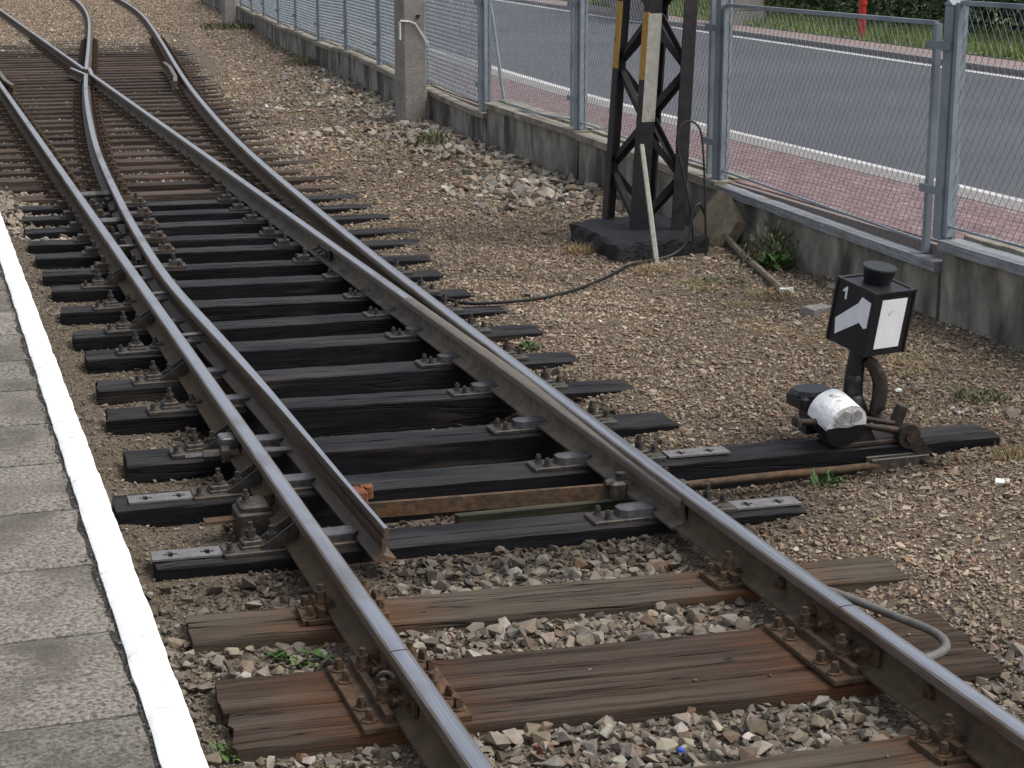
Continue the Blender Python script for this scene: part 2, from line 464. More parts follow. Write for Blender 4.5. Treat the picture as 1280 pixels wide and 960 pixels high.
# sleepers: y at X=-1.25, y at X=1.4, width, x0, x1, kind
SL = [(4.28, 4.19, .25, -1.28, 1.33, 'old'),
      (5.272, 5.062, .255, -1.285, 1.23, 'rust'), (5.008, 4.798, .255, -1.29, 1.20, 'rust'),
      (5.89, 5.665, .25, -1.285, 1.345, 'old'),
      (6.63, 6.495, .215, -1.31, 1.36, 'tar'),
      (7.383, 7.297, .235, -1.375, 2.77, 'tar'),
      (8.066, 7.933, .25, -1.25, 1.395, 'tar'), (8.889, 8.655, .215, -1.25, 1.455, 'tar'), (9.49, 9.383, .225, -1.235, 1.42, 'tar'),
      (10.26, 10.134, .25, -1.22, 1.46, 'tar'), (10.85, 10.78, .21, -1.24, 1.445, 'tar'), (11.59, 11.39, .22, -1.25, 1.405, 'tar'),
      (12.36, 12.13, .22, -1.245, 1.42, 'tar'), (13.0, 12.76, .22, -1.26, 1.515, 'tar'), (13.69, 13.5, .22, -1.26, 1.685, 'tar'),
      (14.34, 14.07, .22, -1.267, 1.767, 'tar'), (14.98, 14.85, .23, -1.26, 1.74, 'tar'), (15.62, 15.5, .23, -1.26, 1.75, 'tar'),
      (16.26, 16.13, .23, -1.28, 1.79, 'tar')]
yy = 16.92
k = 0
while yy < 43:
    e = HG + float(off(yy)) + 0.62 + 0.16 * math.sin(k * 2.3)
    SL.append((yy, yy - 0.10, .24, -1.34 + 0.05 * math.sin(k * 5.1), e, 'far'))
    yy += 0.655 + 0.03 * math.sin(k * 3.7)
    k += 1


def sl_y(s, X):
    return s[0] + (s[1] - s[0]) * (X + 1.25) / 2.65


def gnoise(x, y, sc, seed=0.0):
    return (np.sin(x * sc * 1.7 + seed) * np.cos(y * sc * 1.3 + seed * 1.7) + np.sin(x * sc * 0.73 - y * sc * 1.11 + seed * 2.3) +
            0.6 * np.sin(x * sc * 3.1 + y * sc * 2.7 + seed)) / 2.6


def sstep(a, b, x):
    t = np.clip((x - a) / (b - a), 0, 1)
    return t * t * (3 - 2 * t)


def gz(x, y):
    """height of the ballast / gravel surface; sleeper tops are at 0"""
    x, y = np.asarray(x, float), np.asarray(y, float)
    o = off(y)
    base = -0.055 + 0 * x
    # low cribs between the tarred sleepers
    inb = sstep(6.60, 6.72, y) * (1 - sstep(15.5, 18.0, y))
    crib = sstep(-0.86, -0.70, x) * (1 - sstep(0.62, 0.95 + 0 * y, x))
    base = base - 0.105 * inb * crib
    outl = (1 - sstep(-0.86, -0.70, x)) * sstep(-1.35, -1.2, x)
    base = base - 0.03 * inb * outl
    # right shoulder rises to the sleeper tops and on towards the wall
    re = 0.95 + o
    sh = sstep(re, re + 0.55, x)
    base = base + sh * (0.045 + 0.010 * sstep(1.8, 3.2, x) + 0.05 * sstep(12, 19, y) * sstep(2.0, 3.6, x - (wallx(y) - 3.9)))
    near = 1 - sstep(5.6, 6.4, y)
    dip = sstep(6.68, 6.86, y) * (1 - sstep(7.25, 7.4, y)) * (1 - sstep(2.72, 3.0, x)) * sstep(.6, .8, x)
    base = np.where(dip > 0, base + dip * (-.135 + .075 * sstep(1.9, 2.6, x) - base), base)
    base = base + near * 0.006
    # far ballast comes up to the sleeper tops, then covers them
    base = base + 0.004 * sstep(16.5, 21, y) + 0.065 * sstep(36.5, 44, y + 1.5 * gnoise(x, y, .9, 6.0))
    # a heap of pale stones on the left
    base = base + 0.09 * np.exp(-((x + 1.5) / 0.30) ** 2 - ((y - 16.0) / 1.1) ** 2)
    return base + 0.010 * gnoise(x, y, 2.3, 1.0) + 0.006 * gnoise(x, y, 7.0, 4.0)


# ------------------------------------------------------------------ ground
def axis(lo, hi, parts):
    out = []
    for a, b, n in parts:
        out += list(np.linspace(a, b, n, endpoint=False))
    out.append(hi)
    return np.array(sorted(set([lo] + out)))


gx = axis(-300, 300, [(-300, -20, 8), (-20, -3, 8), (-3, -1.8, 8), (-1.8, 2.2, 90), (2.2, 6.6, 60), (6.6, 20, 12), (20, 300, 8)])
gy = axis(-60, 600, [(-60, 2, 10), (2, 20, 330), (20, 50, 150), (50, 120, 40), (120, 600, 10)])
GX, GY = np.meshgrid(gx, gy)
GZ = gz(np.clip(GX, -6, 8), np.clip(GY, 0, 110))
GZ = np.where(GX > wallx(np.clip(GY, -20, 200)) + 0.15, -0.25, GZ)
nx, ny = len(gx), len(gy)
V = np.stack([GX.ravel(), GY.ravel(), GZ.ravel()], 1)
ii = (np.arange(ny - 1)[:, None] * nx + np.arange(nx - 1)[None, :]).ravel()
Fq = np.stack([ii, ii + 1, ii + nx + 1, ii + nx], 1)


def np_mesh(name, V, F, matname, smooth=False, col=None):
    me = bpy.data.meshes.new(name)
    k = F.shape[1]
    me.vertices.add(len(V))
    me.vertices.foreach_set('co', np.ascontiguousarray(V, np.float32).ravel())
    me.loops.add(F.size)
    me.loops.foreach_set('vertex_index', np.ascontiguousarray(F, np.int32).ravel())
    me.polygons.add(len(F))
    me.polygons.foreach_set('loop_start', np.arange(0, F.size, k, dtype=np.int32))
    me.polygons.foreach_set('loop_total', np.full(len(F), k, np.int32))
    me.polygons.foreach_set('use_smooth', np.full(len(F), bool(smooth)))
    me.materials.append(M[matname])
    if col is not None:
        a = me.attributes.new('Col', 'FLOAT_COLOR', 'POINT')
        a.data.foreach_set('color', np.ascontiguousarray(col, np.float32).ravel())
    me.update(calc_edges=True)
    me.validate()
    return me


ob('ground', np_mesh('ground', V, Fq, 'ground_gravel', True), kind='structure')

# ------------------------------------------------------------------ road, pavements, verge beyond the fence
RY = np.concatenate([np.linspace(-15, 60, 76), np.linspace(62, 200, 40)])


def strip(name, a, b, z, thick, matname, kind='structure', **kw):
    xs = wallx(RY)
    n = len(RY)
    Vv = np.concatenate([np.stack([xs + a, RY, np.full(n, z)], 1), np.stack([xs + b, RY, np.full(n, z)], 1),
                         np.stack([xs + a, RY, np.full(n, z - thick)], 1), np.stack([xs + b, RY, np.full(n, z - thick)], 1)])
    i = np.arange(n - 1)
    F = np.concatenate([np.stack([i, i + n, i + n + 1, i + 1], 1), np.stack([i + 2 * n, i, i + 1, i + 2 * n + 1], 1),
                        np.stack([i + n, i + 3 * n, i + 3 * n + 1, i + n + 1], 1)])
    return ob(name, np_mesh(name, Vv, F, matname), kind=kind, **kw)


strip('road', 1.64, 8.80, 0.39, 0.3, 'asphalt')
pav = strip('near_pavement', 0.12, 1.36, 0.435, 0.3, 'mortar')
strip('near_kerb', 1.36, 1.64, 0.452, 0.3, 'kerb')
strip('road_edge_line_near', 1.76, 1.96, 0.394, 0.002, 'road_white')
strip('road_edge_line_far', 8.44, 8.60, 0.394, 0.002, 'road_white')
strip('far_kerb', 8.80, 8.95, 0.47, 0.3, 'kerb')
strip('far_pavement', 8.95, 9.85, 0.455, 0.3, 'far_paver')
strip('verge_ground', 9.85, 60, 0.47, 0.3, 'verge_soil')

# red pavers of the near pavement, each a piece of its own where they can be told apart (largest 300), the rest joined
pw, ph, gap = 0.20, 0.10, 0.008
mb = MB(); mb.box(-ph / 2 + gap / 2, ph / 2 - gap / 2, -pw / 2 + gap / 2, pw / 2 - gap / 2, 0, 0.012, bev=0.003)
paver_me = mb.mesh('paver', 'red_paver')
rest = MB()
cnt = 0
yv = 8.3
row = 0
pav_xy = []
while yv < 30:
    for c in range(12):
        xx = 0.17 + c * ph + ph / 2
        yb = yv + (pw / 2 if c % 2 else 0)
        pav_xy.append((float(wallx(yb)) + xx, yb))
    yv += pw
for (x, y) in pav_xy:
    if cnt < 300 and 8.3 < y < 13.5:
        ob('paver', paver_me, pav, (x, y, 0.4355))
        cnt += 1
    elif y > 10.0:
        rest.box(x - ph / 2 + gap / 2, x + ph / 2 - gap / 2, y - pw / 2 + gap / 2, y + pw / 2 - gap / 2, 0.4355, 0.4475)
ob('pavers_beyond', rest.mesh('pavers_beyond', 'red_paver'), pav, kind='stuff')

# ------------------------------------------------------------------ platform
plat = ob('platform', MB().box(-12, -1.56, -6, 60, -0.4, 0.49).mesh('platform', 'crumbled'), kind='structure')


def rough_block(x0, x1, y0, y1, z0, z1, nx, ny, jit, seed, wavx=0.0, dome=0.0):
    """a slab with an uneven top and worn edges"""
    r = random.Random(seed)
    vs, fs = [], []
    e = 0.008
    for j in range(ny + 1):
        for i in range(nx + 1):
            x = x0 + (x1 - x0) * i / nx
            y = y0 + (y1 - y0) * j / ny
            z = z1 + r.uniform(-jit, jit)
            if i in (0, nx) or j in (0, ny):
                z -= e
            if i in (0, nx):
                x += wavx * (math.sin(y * 9 + seed * 1.3 + i) * 0.6 + math.sin(y * 23 + seed) * 0.4) + r.uniform(-1, 1) * wavx * 0.4
            vs.append((x, y, z))
    for j in range(ny):
        for i in range(nx):
            a = j * (nx + 1) + i
            fs.append((a, a + 1, a + nx + 2, a + nx + 1))
    rim = [i for i in range(nx + 1)] + [(j + 1) * (nx + 1) - 1 for j in range(1, ny + 1)] + \
          [ny * (nx + 1) + i for i in range(nx - 1, -1, -1)] + [j * (nx + 1) for j in range(ny - 1, 0, -1)]
    o = len(vs)
    for a in rim:
        vs.append((vs[a][0], vs[a][1], z0))
    n = len(rim)
    for q in range(n):
        p = (q + 1) % n
        fs.append((rim[q], o + q, o + p, rim[p]))
    return vs, fs


PZ = 0.557
yj = 3.44 - 0.5485 * 3
idx = 0
while yj < 14:
    for cx in range(2):
        x1 = -1.666 - cx * 0.56
        vs, fs = rough_block(x1 - 0.55, x1, yj + 0.005, yj + 0.5435, 0.47, PZ - 0.004, 8, 8, 0.0016, idx + 50, 0.011)
        m = MB().add(vs, fs)
        ob('paving_slab', m.mesh('paving_slab', 'slab', 40), plat)
        idx += 1
    yj += 0.5485
ob('joint_filling', MB().add(*rough_block(-1.72, -1.60, -2, 14, 0.46, PZ - 0.016, 8, 400, 0.006, 5)).mesh('joint_filling', 'crumbled'), plat, kind='stuff')
yk = 1.0
for q in range(14):
    vs, fs = rough_block(-1.650, -1.552, yk + 0.001, yk + 0.999, 0.30, PZ, 6, 34, 0.0012, 300 + q, 0.0022)
    ob('painted_kerb_stone', MB().add(vs, fs).mesh('painted_kerb_stone', 'white_paint', 40), plat)
    yk += 1.0

# ------------------------------------------------------------------ rails
PROF = [(-.0625, 0), (-.0625, .010), (-.030, .019), (-.012, .028), (-.0075, .045), (-.0075, .094), (-.013, .104), (-.034, .113), (-.0345, .134),
        (-.0325, .1435), (-.0255, .1485), (0, .150), (.0255, .1485), (.0325, .1435), (.0345, .134), (.034, .113), (.013, .104), (.0075, .094), (.0075, .045),
        (.012, .028), (.030, .019), (.0625, .010), (.0625, 0)]
TOPSEG = {10, 11}
SHOULDER = {7, 8, 9, 12, 13, 14}


def sweep(mb, path, prof=PROF, z0=RAILB, topseg=TOPSEG, mside=0, mtop=1, zoff=0.0, proff=None, mtopf=None):
    n = len(prof)
    o = len(mb.v)
    P = [Vector((p[0], p[1], 0)) for p in path]
    for i, p in enumerate(P):
        t = (P[min(i + 1, len(P) - 1)] - P[max(i - 1, 0)]).normalized()
        nr = Vector((t.y, -t.x, 0))
        pf = proff(path[i][1]) if proff else prof
        for (a, h) in pf:
            q = p + nr * a
            mb.v.append((q.x, q.y, z0 + h + zoff))
    for i in range(len(P) - 1):
        for k in range(n):
            l = (k + 1) % n
            mb.f.append((o + i * n + k, o + i * n + l, o + (i + 1) * n + l, o + (i + 1) * n + k))
            mb.mi.append((mtopf(path[i][1]) if mtopf else mtop) if k in topseg else (2 if k in SHOULDER else mside))
    mb.f.append(tuple(o + k for k in range(n)))
    e = o + (len(P) - 1) * n
    mb.f.append(tuple(e + k for k in range(n - 1, -1, -1)))
    mb.mi += [mside, mside]
    return mb


def ys(a, b, step=0.4):
    return list(np.linspace(a, b, max(2, int((b - a) / step) + 1)))


JL, JR = 5.06, 4.965
rails = {}
rails['nl'] = ob('running_rail', sweep(MB(), [(-HG, y) for y in ys(1.5, JL - 0.004)]).mesh('running_rail', ['rail_rust', 'rail_top', 'rail_shoulder'], 35),
                 label='rusty running rail nearest the platform, before its bolted joint on the twin sleeper', cat='rail', group='rails in front of the turnout')
rails['nr'] = ob('running_rail', sweep(MB(), [(HG, y) for y in ys(1.0, JR - 0.004)]).mesh('running_rail', ['rail_rust', 'rail_top', 'rail_shoulder'], 35),
                 label='rusty running rail at lower right, in front of the joint with the grey bond hose', cat='rail', group='rails in front of the turnout')
rails['sl'] = ob('stock_rail', sweep(MB(), [(-HG, y) for y in ys(JL + 0.004, 62, 1.0)]).mesh('stock_rail', ['rail_rust', 'rail_top', 'rail_shoulder'], 35),
                 label='straight shiny stock rail along the platform side of the turnout', cat='rail', group='stock rails of the turnout')
rails['sr'] = ob('stock_rail', sweep(MB(), [(HG + float(off(y)), y) for y in ys(JR + 0.004, 95, 0.5)]).mesh('stock_rail', ['rail_rust', 'rail_top', 'rail_shoulder'], 35),
                 label='curved outer stock rail on the gravel side, bending right in the distance', cat='rail', group='stock rails of the turnout')

# switch blades
YT = 6.27
_open = interp([6.2, 8.0, 10.1, 11.3, 13.0, 14.5, 16.0], [0.235, 0.182, 0.102, 0.045, 0.012, 0.0, 0.0])


def blade_l_x(y):
    return -HG + float(off(y)) + (float(_open(y)) if y < 16 else 0.0)


def wing(path, y_bend, length, sgn):
    (x, y) = path[-1]
    for i in range(1, 4):
        t = i / 3
        path.append((x + sgn * 0.10 * t, y + length * t))
    return path


BTOP = {9, 10, 11, 12}


def blade_prof(side, hw, drop):
    """rail with a planed head: `hw` wide measured from the running edge; side=+1: running edge at left"""
    hw = min(hw, 0.069)
    out = []
    for (a, h) in PROF:
        if h > 0.1:
            a = -0.0345 + (a + 0.0345) * hw / 0.069 if abs(a) > 0.0135 or h > .14 else -0.0345 + (a + 0.0345) * hw / 0.069
            h = h - drop
        elif h > 0.03:
            a = a - (0.069 - hw) * 0.33
        elif a > 0:
            a = a * (0.12 + 0.88 * hw / 0.069)
        out.append((a * side if side > 0 else a, h))
    if side < 0:
        out = [(-a, h) for a, h in out][::-1]
    return out


def prof_r(y):
    g = max(0.034, float(off(y)) + 0.022)
    return blade_prof(1, g, 0.006 + 0.018 * (1 - float(sstep(6.3, 8.6, np.array(y)))))


def prof_l(y):
    g = 0.020 + 0.049 * float(sstep(6.2, 10.6, np.array(y)))
    return blade_prof(-1, g, 0.016 * (1 - float(sstep(6.3, 9.0, np.array(y)))))


pr_path = [(HG, y) for y in ys(YT, 29.9, 0.35)]
pl_path = [(blade_l_x(y), y) for y in ys(YT, 29.9, 0.35)]
rails['br'] = ob('point_rail', sweep(MB(), wing(pr_path, 29.9, 1.5, 1), proff=prof_r, mside=0, mtop=1, mtopf=lambda y: 3 if y > 10.2 else 1).mesh('point_rail', ['blade_foot', 'blade_top', 'blade_top', 'rail_top'], 35),
                 label='switch blade pressed against the right stock rail, its planed tip near the lantern sleeper', cat='switch blade', group='switch blades')
rails['bl'] = ob('point_rail', sweep(MB(), wing(pl_path, 29.9, 1.5, -1), proff=prof_l, mside=0, mtop=1).mesh('point_rail', ['blade_steel', 'rail_top', 'blade_steel'], 35),
                 label='open switch blade standing away from the left stock rail, brown rust on its side', cat='switch blade', group='switch blades')
# crossing: vee made of the two rails that leave it
rails['vs'] = ob('crossing_rail', sweep(MB(), [(HG, y) for y in ys(31.2, 62, 1.0)], zoff=-0.002).mesh('crossing_rail', ['rail_rust', 'rail_top', 'rail_shoulder'], 35),
                 label='rail running from the crossing to the top left corner', cat='rail', group='rails beyond the crossing')
rails['vc'] = ob('crossing_rail', sweep(MB(), [(-HG + float(off(y)), y) for y in ys(31.0, 95, 0.6)]).mesh('crossing_rail', ['rail_rust', 'rail_top', 'rail_shoulder'], 35),
                 label='middle rail bending away beyond the crossing at top left', cat='rail', group='rails beyond the crossing')
ob('check_rail', sweep(MB(), [(HG + float(off(y)) - 0.115 - 0.05 * max(0, abs(y - 30.2) - 1.1), y) for y in ys(28.0, 32.4, 0.3)], zoff=0.0).mesh('check_rail', ['rail_rust', 'rail_shoulder', 'rail_rust'], 35),
   label='short check rail inside the outer curved rail opposite the crossing', cat='check rail')
ob('check_rail', sweep(MB(), [(-HG + 0.115 + 0.05 * max(0, abs(y - 30.2) - 1.1), y) for y in ys(28.0, 32.4, 0.3)]).mesh('check_rail', ['rail_rust', 'rail_shoulder', 'rail_rust'], 35),
   label='short check rail beside the platform-side rail at the left picture edge', cat='check rail')

# ------------------------------------------------------------------ small iron pieces (shared meshes)
def hexbolt(r=0.017, hn=0.022, rs=0.010, hs=0.022, wash=0.024, n=6, name='bolt', mt='greasy_iron', square=False):
    mb = MB()
    mb.cyl(0, 0, 0, 0.006, wash, n=12)
    mb.cyl(0, 0, 0.006, 0.006 + hn, r, n=4 if square else 6, ph=0.3)
    mb.cyl(0, 0, 0.006 + hn, 0.006 + hn + hs, rs, rs * 0.9, n=8)
    return mb.mesh(name, mt)


BOLT = hexbolt()
BIGBOLT = hexbolt(0.021, 0.030, 0.012, 0.030, 0.030)
RBOLT = hexbolt(0.016, 0.024, 0.012, 0.010, 0.026, mt='rust_iron', square=True)
RTBOLT = hexbolt(0.020, 0.030, 0.012, 0.022, 0.024, mt='rust_iron')
WASHER = MB().box(-.045, .045, -.04, .04, 0, .012, bev=.003).box(-.04, .04, -.033, .033, .012, .032, bev=.006).mesh('clip_block', 'greasy_iron')
SCREW = hexbolt(0.013, 0.022, 0.009, 0.008, 0.020)

# slide chair, built for a rail at x=0 with the track's inside towards +x
mb = MB()
mb.box(-.30, .335, -.066, .066, 0.0, 0.017, bev=.004)
CHAIR_PLATE = mb.mesh('slide_chair', 'greasy_iron')
mb = MB()
a = [(-.0, -.035), (.02, -.052), (.13, -.052), (.16, -.03), (.16, .03), (.13, .052), (.02, .052), (.0, .035)]
SLIDE = MB()
SLIDE.add([(x, y, .017) for x, y in a] + [(x * .985 + .001, y * .97, .047) for x, y in a], [tuple(range(7, -1, -1)), tuple(range(8, 16))] + [(i, (i + 1) % 8, 8 + (i + 1) % 8, 8 + i) for i in range(8)])
SLIDE_ME = SLIDE.mesh('slide_table', 'slide_iron')
mb = MB()
for s in (-1, 1):
    mb.prism([(-.15, .018), (-.062, .018), (-.012, .05), (-.012, .115), (-.022, .115), (-.15, .032)], s * .046 - .004, s * .046 + .004)
mb.prism([(-.15, .018), (-.07, .018), (-.07, .030), (-.15, .030)], -.042, .042)
mb.prism([(-.012, .05), (-.008, .05), (-.008, .112), (-.018, .112)], -.042, .042)
BRACE = mb.mesh('rail_brace', 'greasy_iron')
mb = MB()
mb.box(-.105, -.045, -.035, .035, .017, .034, bev=.004)
mb.box(-.075, -.028, -.028, .028, .034, .048, bev=.004)
CLIP = mb.mesh('rail_clip', 'greasy_iron')
mb = MB()
mb.box(-.15, .15, -.085, .085, 0, .017, bev=.003)
mb.box(-.155, -.135, -.085, .085, .0, .019)
for s in (-1, 1):
    mb.box(s * .085 - .012, s * .085 + .012, -.075, .075, .017, .048)
RIBPLATE = mb.mesh('base_plate', 'rust_iron')
mb = MB()
mb.prism([(-.100, .030), (-.03, .030), (-.03, .042), (-.045, .058), (-.085, .058), (-.100, .045)], -.03, .03)
RCLIP = mb.mesh('rail_clip', 'rust_iron')
mb = MB()
mb.box(-.17, .17, -.255, .255, 0, .018, bev=.003)
for s in (-1, 1):
    mb.box(s * .085 - .012, s * .085 + .012, -.24, .24, .018, .048)
TWINPLATE = mb.mesh('joint_plate', 'rust_iron')
# simple far fastening: plate, clips and bolts in one
mb = MB()
mb.box(-.19, .19, -.08, .08, 0, .018)
for s in (-1, 1):
    mb.box(s * .115 - .04, s * .115 + .04, -.045, .045, .018, .052)
    for t in (-1, 1):
        mb.cyl(s * .155, t * .055, .018, .05, .016, n=6)
    mb.cyl(s * .105, 0, .05, .10, .015, n=6)
FARFIX = mb.mesh('rail_fastening', 'far_rust')
FARFIX_T = FARFIX.copy(); FARFIX_T.materials[0] = M['greasy_iron']


def cross_plate(name='slotted_plate'):
    L_, W_, T_ = .30, .105, .008
    xs = [-.15, -.105, -.088, -.070, -.053, .035, .052, .070, .087, .15]
    ysx = [-.0525, -.028, -.010, .010, .028, .0525]
    hole = set()
    for c in (2, 6):
        for (i, j) in ((c, 2), (c - 1, 2), (c + 1, 2), (c, 1), (c, 3)):
            hole.add((i, j))
    mb = MB()
    for i in range(len(xs) - 1):
        for j in range(len(ysx) - 1):
            if (i, j) in hole:
                continue
            mb.add([(xs[i], ysx[j], T_), (xs[i + 1], ysx[j], T_), (xs[i + 1], ysx[j + 1], T_), (xs[i], ysx[j + 1], T_)], [(0, 1, 2, 3)])
            for (di, dj, e) in ((-1, 0, (0, 3)), (1, 0, (2, 1)), (0, -1, (1, 0)), (0, 1, (3, 2))):
                ni, nj = i + di, j + dj
                if (ni, nj) in hole or not (0 <= ni < len(xs) - 1 and 0 <= nj < len(ysx) - 1):
                    c = [(xs[i], ysx[j]), (xs[i + 1], ysx[j]), (xs[i + 1], ysx[j + 1]), (xs[i], ysx[j + 1])]
                    p, q = c[e[0]], c[e[1]]
                    mb.add([(p[0], p[1], T_), (q[0], q[1], T_), (q[0], q[1], 0), (p[0], p[1], 0)], [(0, 1, 2, 3)])
    return mb.mesh(name, 'dull_plate')


XPLATE = cross_plate()


def beam_mesh(L, w, h, matname, seed, cracks=1, nseg=None):
    """a timber: bevelled section with split grooves, uneven faces and ragged ends; centred, top at z=0"""
    r = random.Random(seed)
    nseg = nseg or max(8, int(L / 0.09))
    hw = w / 2
    cr = sorted(r.uniform(-.62, .62) * hw for _ in range(cracks))
    prof = [(-hw, -h), (-hw, -h * .5), (-hw, -.014), (-hw + .010, -.002), (-hw * .5, .0)]
    prof = [p for p in prof]
    top = [(-hw + .006, 0.0)]
    for c in cr:
        top += [(c - .0028, 0.0), (c, -.020), (c + .0028, 0.0)]
    top += [(hw - .006, 0.0)]
    prof = [(-hw, -h), (-hw, -h * .5), (-hw, -.008)] + top + [(hw, -.008), (hw, -h * .5), (hw, -h)]
    n = len(prof)
    vs, fs = [], []
    wob = [r.uniform(-.004, .004) for _ in prof]
    for i in range(nseg + 1):
        x = -L / 2 + L * i / nseg
        for k, (y, z) in enumerate(prof):
            ex = r.uniform(-.008, .008) if i in (0, nseg) else 0
            yy_ = y + .006 * math.sin(x * 2.1 + seed + k * .15) * (1 if abs(y) < hw else .5) + r.uniform(-.0015, .0015)
            zz = z + (r.uniform(-.002, .002) + .003 * math.sin(x * 1.3 + seed * 2)) * (1 if z > -h + .01 else 0)
            if i in (0, nseg) and z > -.015:
                zz -= r.uniform(.0, .005)
            if z == -.020:      # split depth comes and goes along the timber
                zz = -.001 - .016 * max(0, math.sin(x * 1.9 + seed * 3.1 + k) + .45) * (1 - (2 * x / L) ** 8)
            vs.append((x + ex, yy_, zz))
    for i in range(nseg):
        for k in range(n):
            l = (k + 1) % n
            fs.append((i * n + k, (i + 1) * n + k, (i + 1) * n + l, i * n + l))
    fs.append(tuple(range(n)))
    fs.append(tuple(nseg * n + k for k in range(n - 1, -1, -1)))
    mb = MB()
    mb.add(vs, fs)
    return mb.mesh('beam', matname)


def put(name, me, parent, x, y, z, rz=0.0, base=None):
    """child at world position (x,y,z) of an unrotated, unscaled parent at `base`"""
    o = bpy.data.objects.new(name, me)
    COL.objects.link(o)
    o.parent = parent
    b = base
    o.location = (x - b[0], y - b[1], z - b[2])
    o.rotation_euler = (0, 0, rz)
    return o


def sub(name, me, parent, x, y, z, rz=0.0):
    o = bpy.data.objects.new(name, me)
    COL.objects.link(o)
    o.parent = parent
    o.location = (x, y, z)
    o.rotation_euler = (0, 0, rz)
    return o


MKIND = {'old': 'old_wood', 'rust': 'rust_wood', 'tar': 'tarred_wood', 'far': 'far_wood'}
ntar = nfar = 0
for i, s in enumerate(SL):
    x0, x1 = s[3], s[4]
    xm = (x0 + x1) / 2
    ym = sl_y(s, xm)
    ang = math.atan2(s[1] - s[0], 2.65)
    L_ = (x1 - x0) / math.cos(ang)
    if s[5] == 'tar':
        ntar += 1
        if ntar == 1:
            lab = 'first black tarred sleeper, under the blade tips, with slotted plates at both ends'
        elif ntar == 2:
            lab = 'long black tarred sleeper that carries the white lantern stand at its right end'
        else:
            lab = 'black tarred sleeper, %s counted from the blade tips into the distance' % ordinal(ntar)
        grp = 'black tarred turnout sleepers'
    elif s[5] == 'far':
        nfar += 1
        lab = 'brown weathered sleeper, %s beyond the last black one' % ordinal(nfar)
        grp = 'brown sleepers towards the crossing'
    else:
        lab = ['brown cracked sleeper cut off by the lower picture edge', 'farther timber of the twin brown sleeper under the rail joints',
               'nearer timber of the twin brown sleeper under the rail joints', 'single grey-brown sleeper between the black ones and the twin sleeper'][i]
        grp = 'brown sleepers in the foreground'
    root = ob('wooden_sleeper', None, None, (xm, ym, 0), ang, label=lab, cat='sleeper', group=grp)
    root.empty_display_size = 0.1
    ncr = {'old': 3, 'rust': 2, 'tar': 1 + (i % 2), 'far': 1}[s[5]]
    sub('beam', beam_mesh(L_, s[2], 0.16, MKIND[s[5]], i + 3, ncr, nseg=None if s[5] != 'far' else 10), root, 0, 0, 0)

    def lx(X, Y=None):      # world x on the sleeper's axis -> local x
        return (X - xm) / math.cos(ang)
    if s[5] == 'tar' and i <= 12:
        for side, rx in ((-1, -HG), (1, HG + float(off(sl_y(s, HG))))):
            rzc = -ang if side < 0 else math.pi - ang
            ch = sub('slide_chair', CHAIR_PLATE, root, lx(rx), 0, 0.0015, rzc)
            sub('slide_table', SLIDE_ME, ch, .075 if side < 0 else .055, 0, 0)
            for t in (-1, 1):
                sub('bolt', SCREW, ch, .285 - (t > 0) * .018, t * .035, .017, .4 * t)
            sub('bolt', SCREW, ch, -.275, -.03, .017, .3)
            sub('clip_block', WASHER, ch, -.185, .01, .017, 0.05)
            sub('bolt', BIGBOLT, ch, -.185, .01, .049, .2 * i)
            if ntar in (1, 2, 3, 5, 7, 9):
                sub('rail_brace', BRACE, ch, 0, 0, 0)
                sub('bolt', BIGBOLT, ch, -.105, 0, .030, .5)
            else:
                sub('rail_clip', CLIP, ch, 0, 0, 0)
                sub('bolt', BOLT, ch, -.075, 0, .034, .5)
            if ntar <= 2:
                sub('slotted_plate', XPLATE, root, lx(-1.168 if side < 0 else (1.21 if ntar == 1 else 1.255)), 0.005, 0.004, 0)
    elif s[5] == 'tar':
        for rx in (-HG + 0.02, HG + float(off(ym)), blade_l_x(ym) + .09, HG - .05):
            sub('slide_chair', FARFIX_T, root, lx(rx), 0, 0.001)
    elif s[5] == 'far':
        oo = float(off(ym))
        for rx in sorted({-HG, HG, -HG + oo, HG + oo}):
            if 29.5 < ym < 32.5 and abs(rx - HG) < .25 and rx != HG:
                continue
            sub('rail_fastening', FARFIX, root, lx(rx), 0, 0.001)
    elif i in (0, 3):
        for side, rx in ((-1, -HG), (1, HG)):
            ch = sub('base_plate', RIBPLATE, root, lx(rx), 0, 0.002, -ang + .04 * side)
            for e in (-1, 1):
                sub('rail_clip', RCLIP, ch, 0, 0, 0, 0 if e < 0 else math.pi)
                sub('bolt', RTBOLT, ch, e * .078, 0, .056, .6 + e)
                for t in (-1, 1):
                    sub('coach_screw', RBOLT, ch, e * .125, t * .052, .017, .4 * t + e)
    elif i == 1:
        for side, rx in ((-1, -HG), (1, HG)):
            yc = (sl_y(SL[1], rx) + sl_y(SL[2], rx)) / 2
            v = Vector((rx - xm, yc - ym, 0))
            v.rotate(Matrix.Rotation(-ang, 3, 'Z'))
            ch = sub('joint_plate', TWINPLATE, root, v.x, v.y, 0.004, -ang)
            for e in (-1, 1):
                for t in (-1, 1):
                    c = sub('rail_clip', RCLIP, ch, 0, t * .13, 0.002, 0 if e < 0 else math.pi)
                    sub('bolt', RTBOLT, ch, e * .078, t * .13, .058, .6 + e * t)
                    for q in (-1, 1):
                        sub('coach_screw', RBOLT, ch, e * .14, t * .155 + q * .048, .018, .4 * q + e)

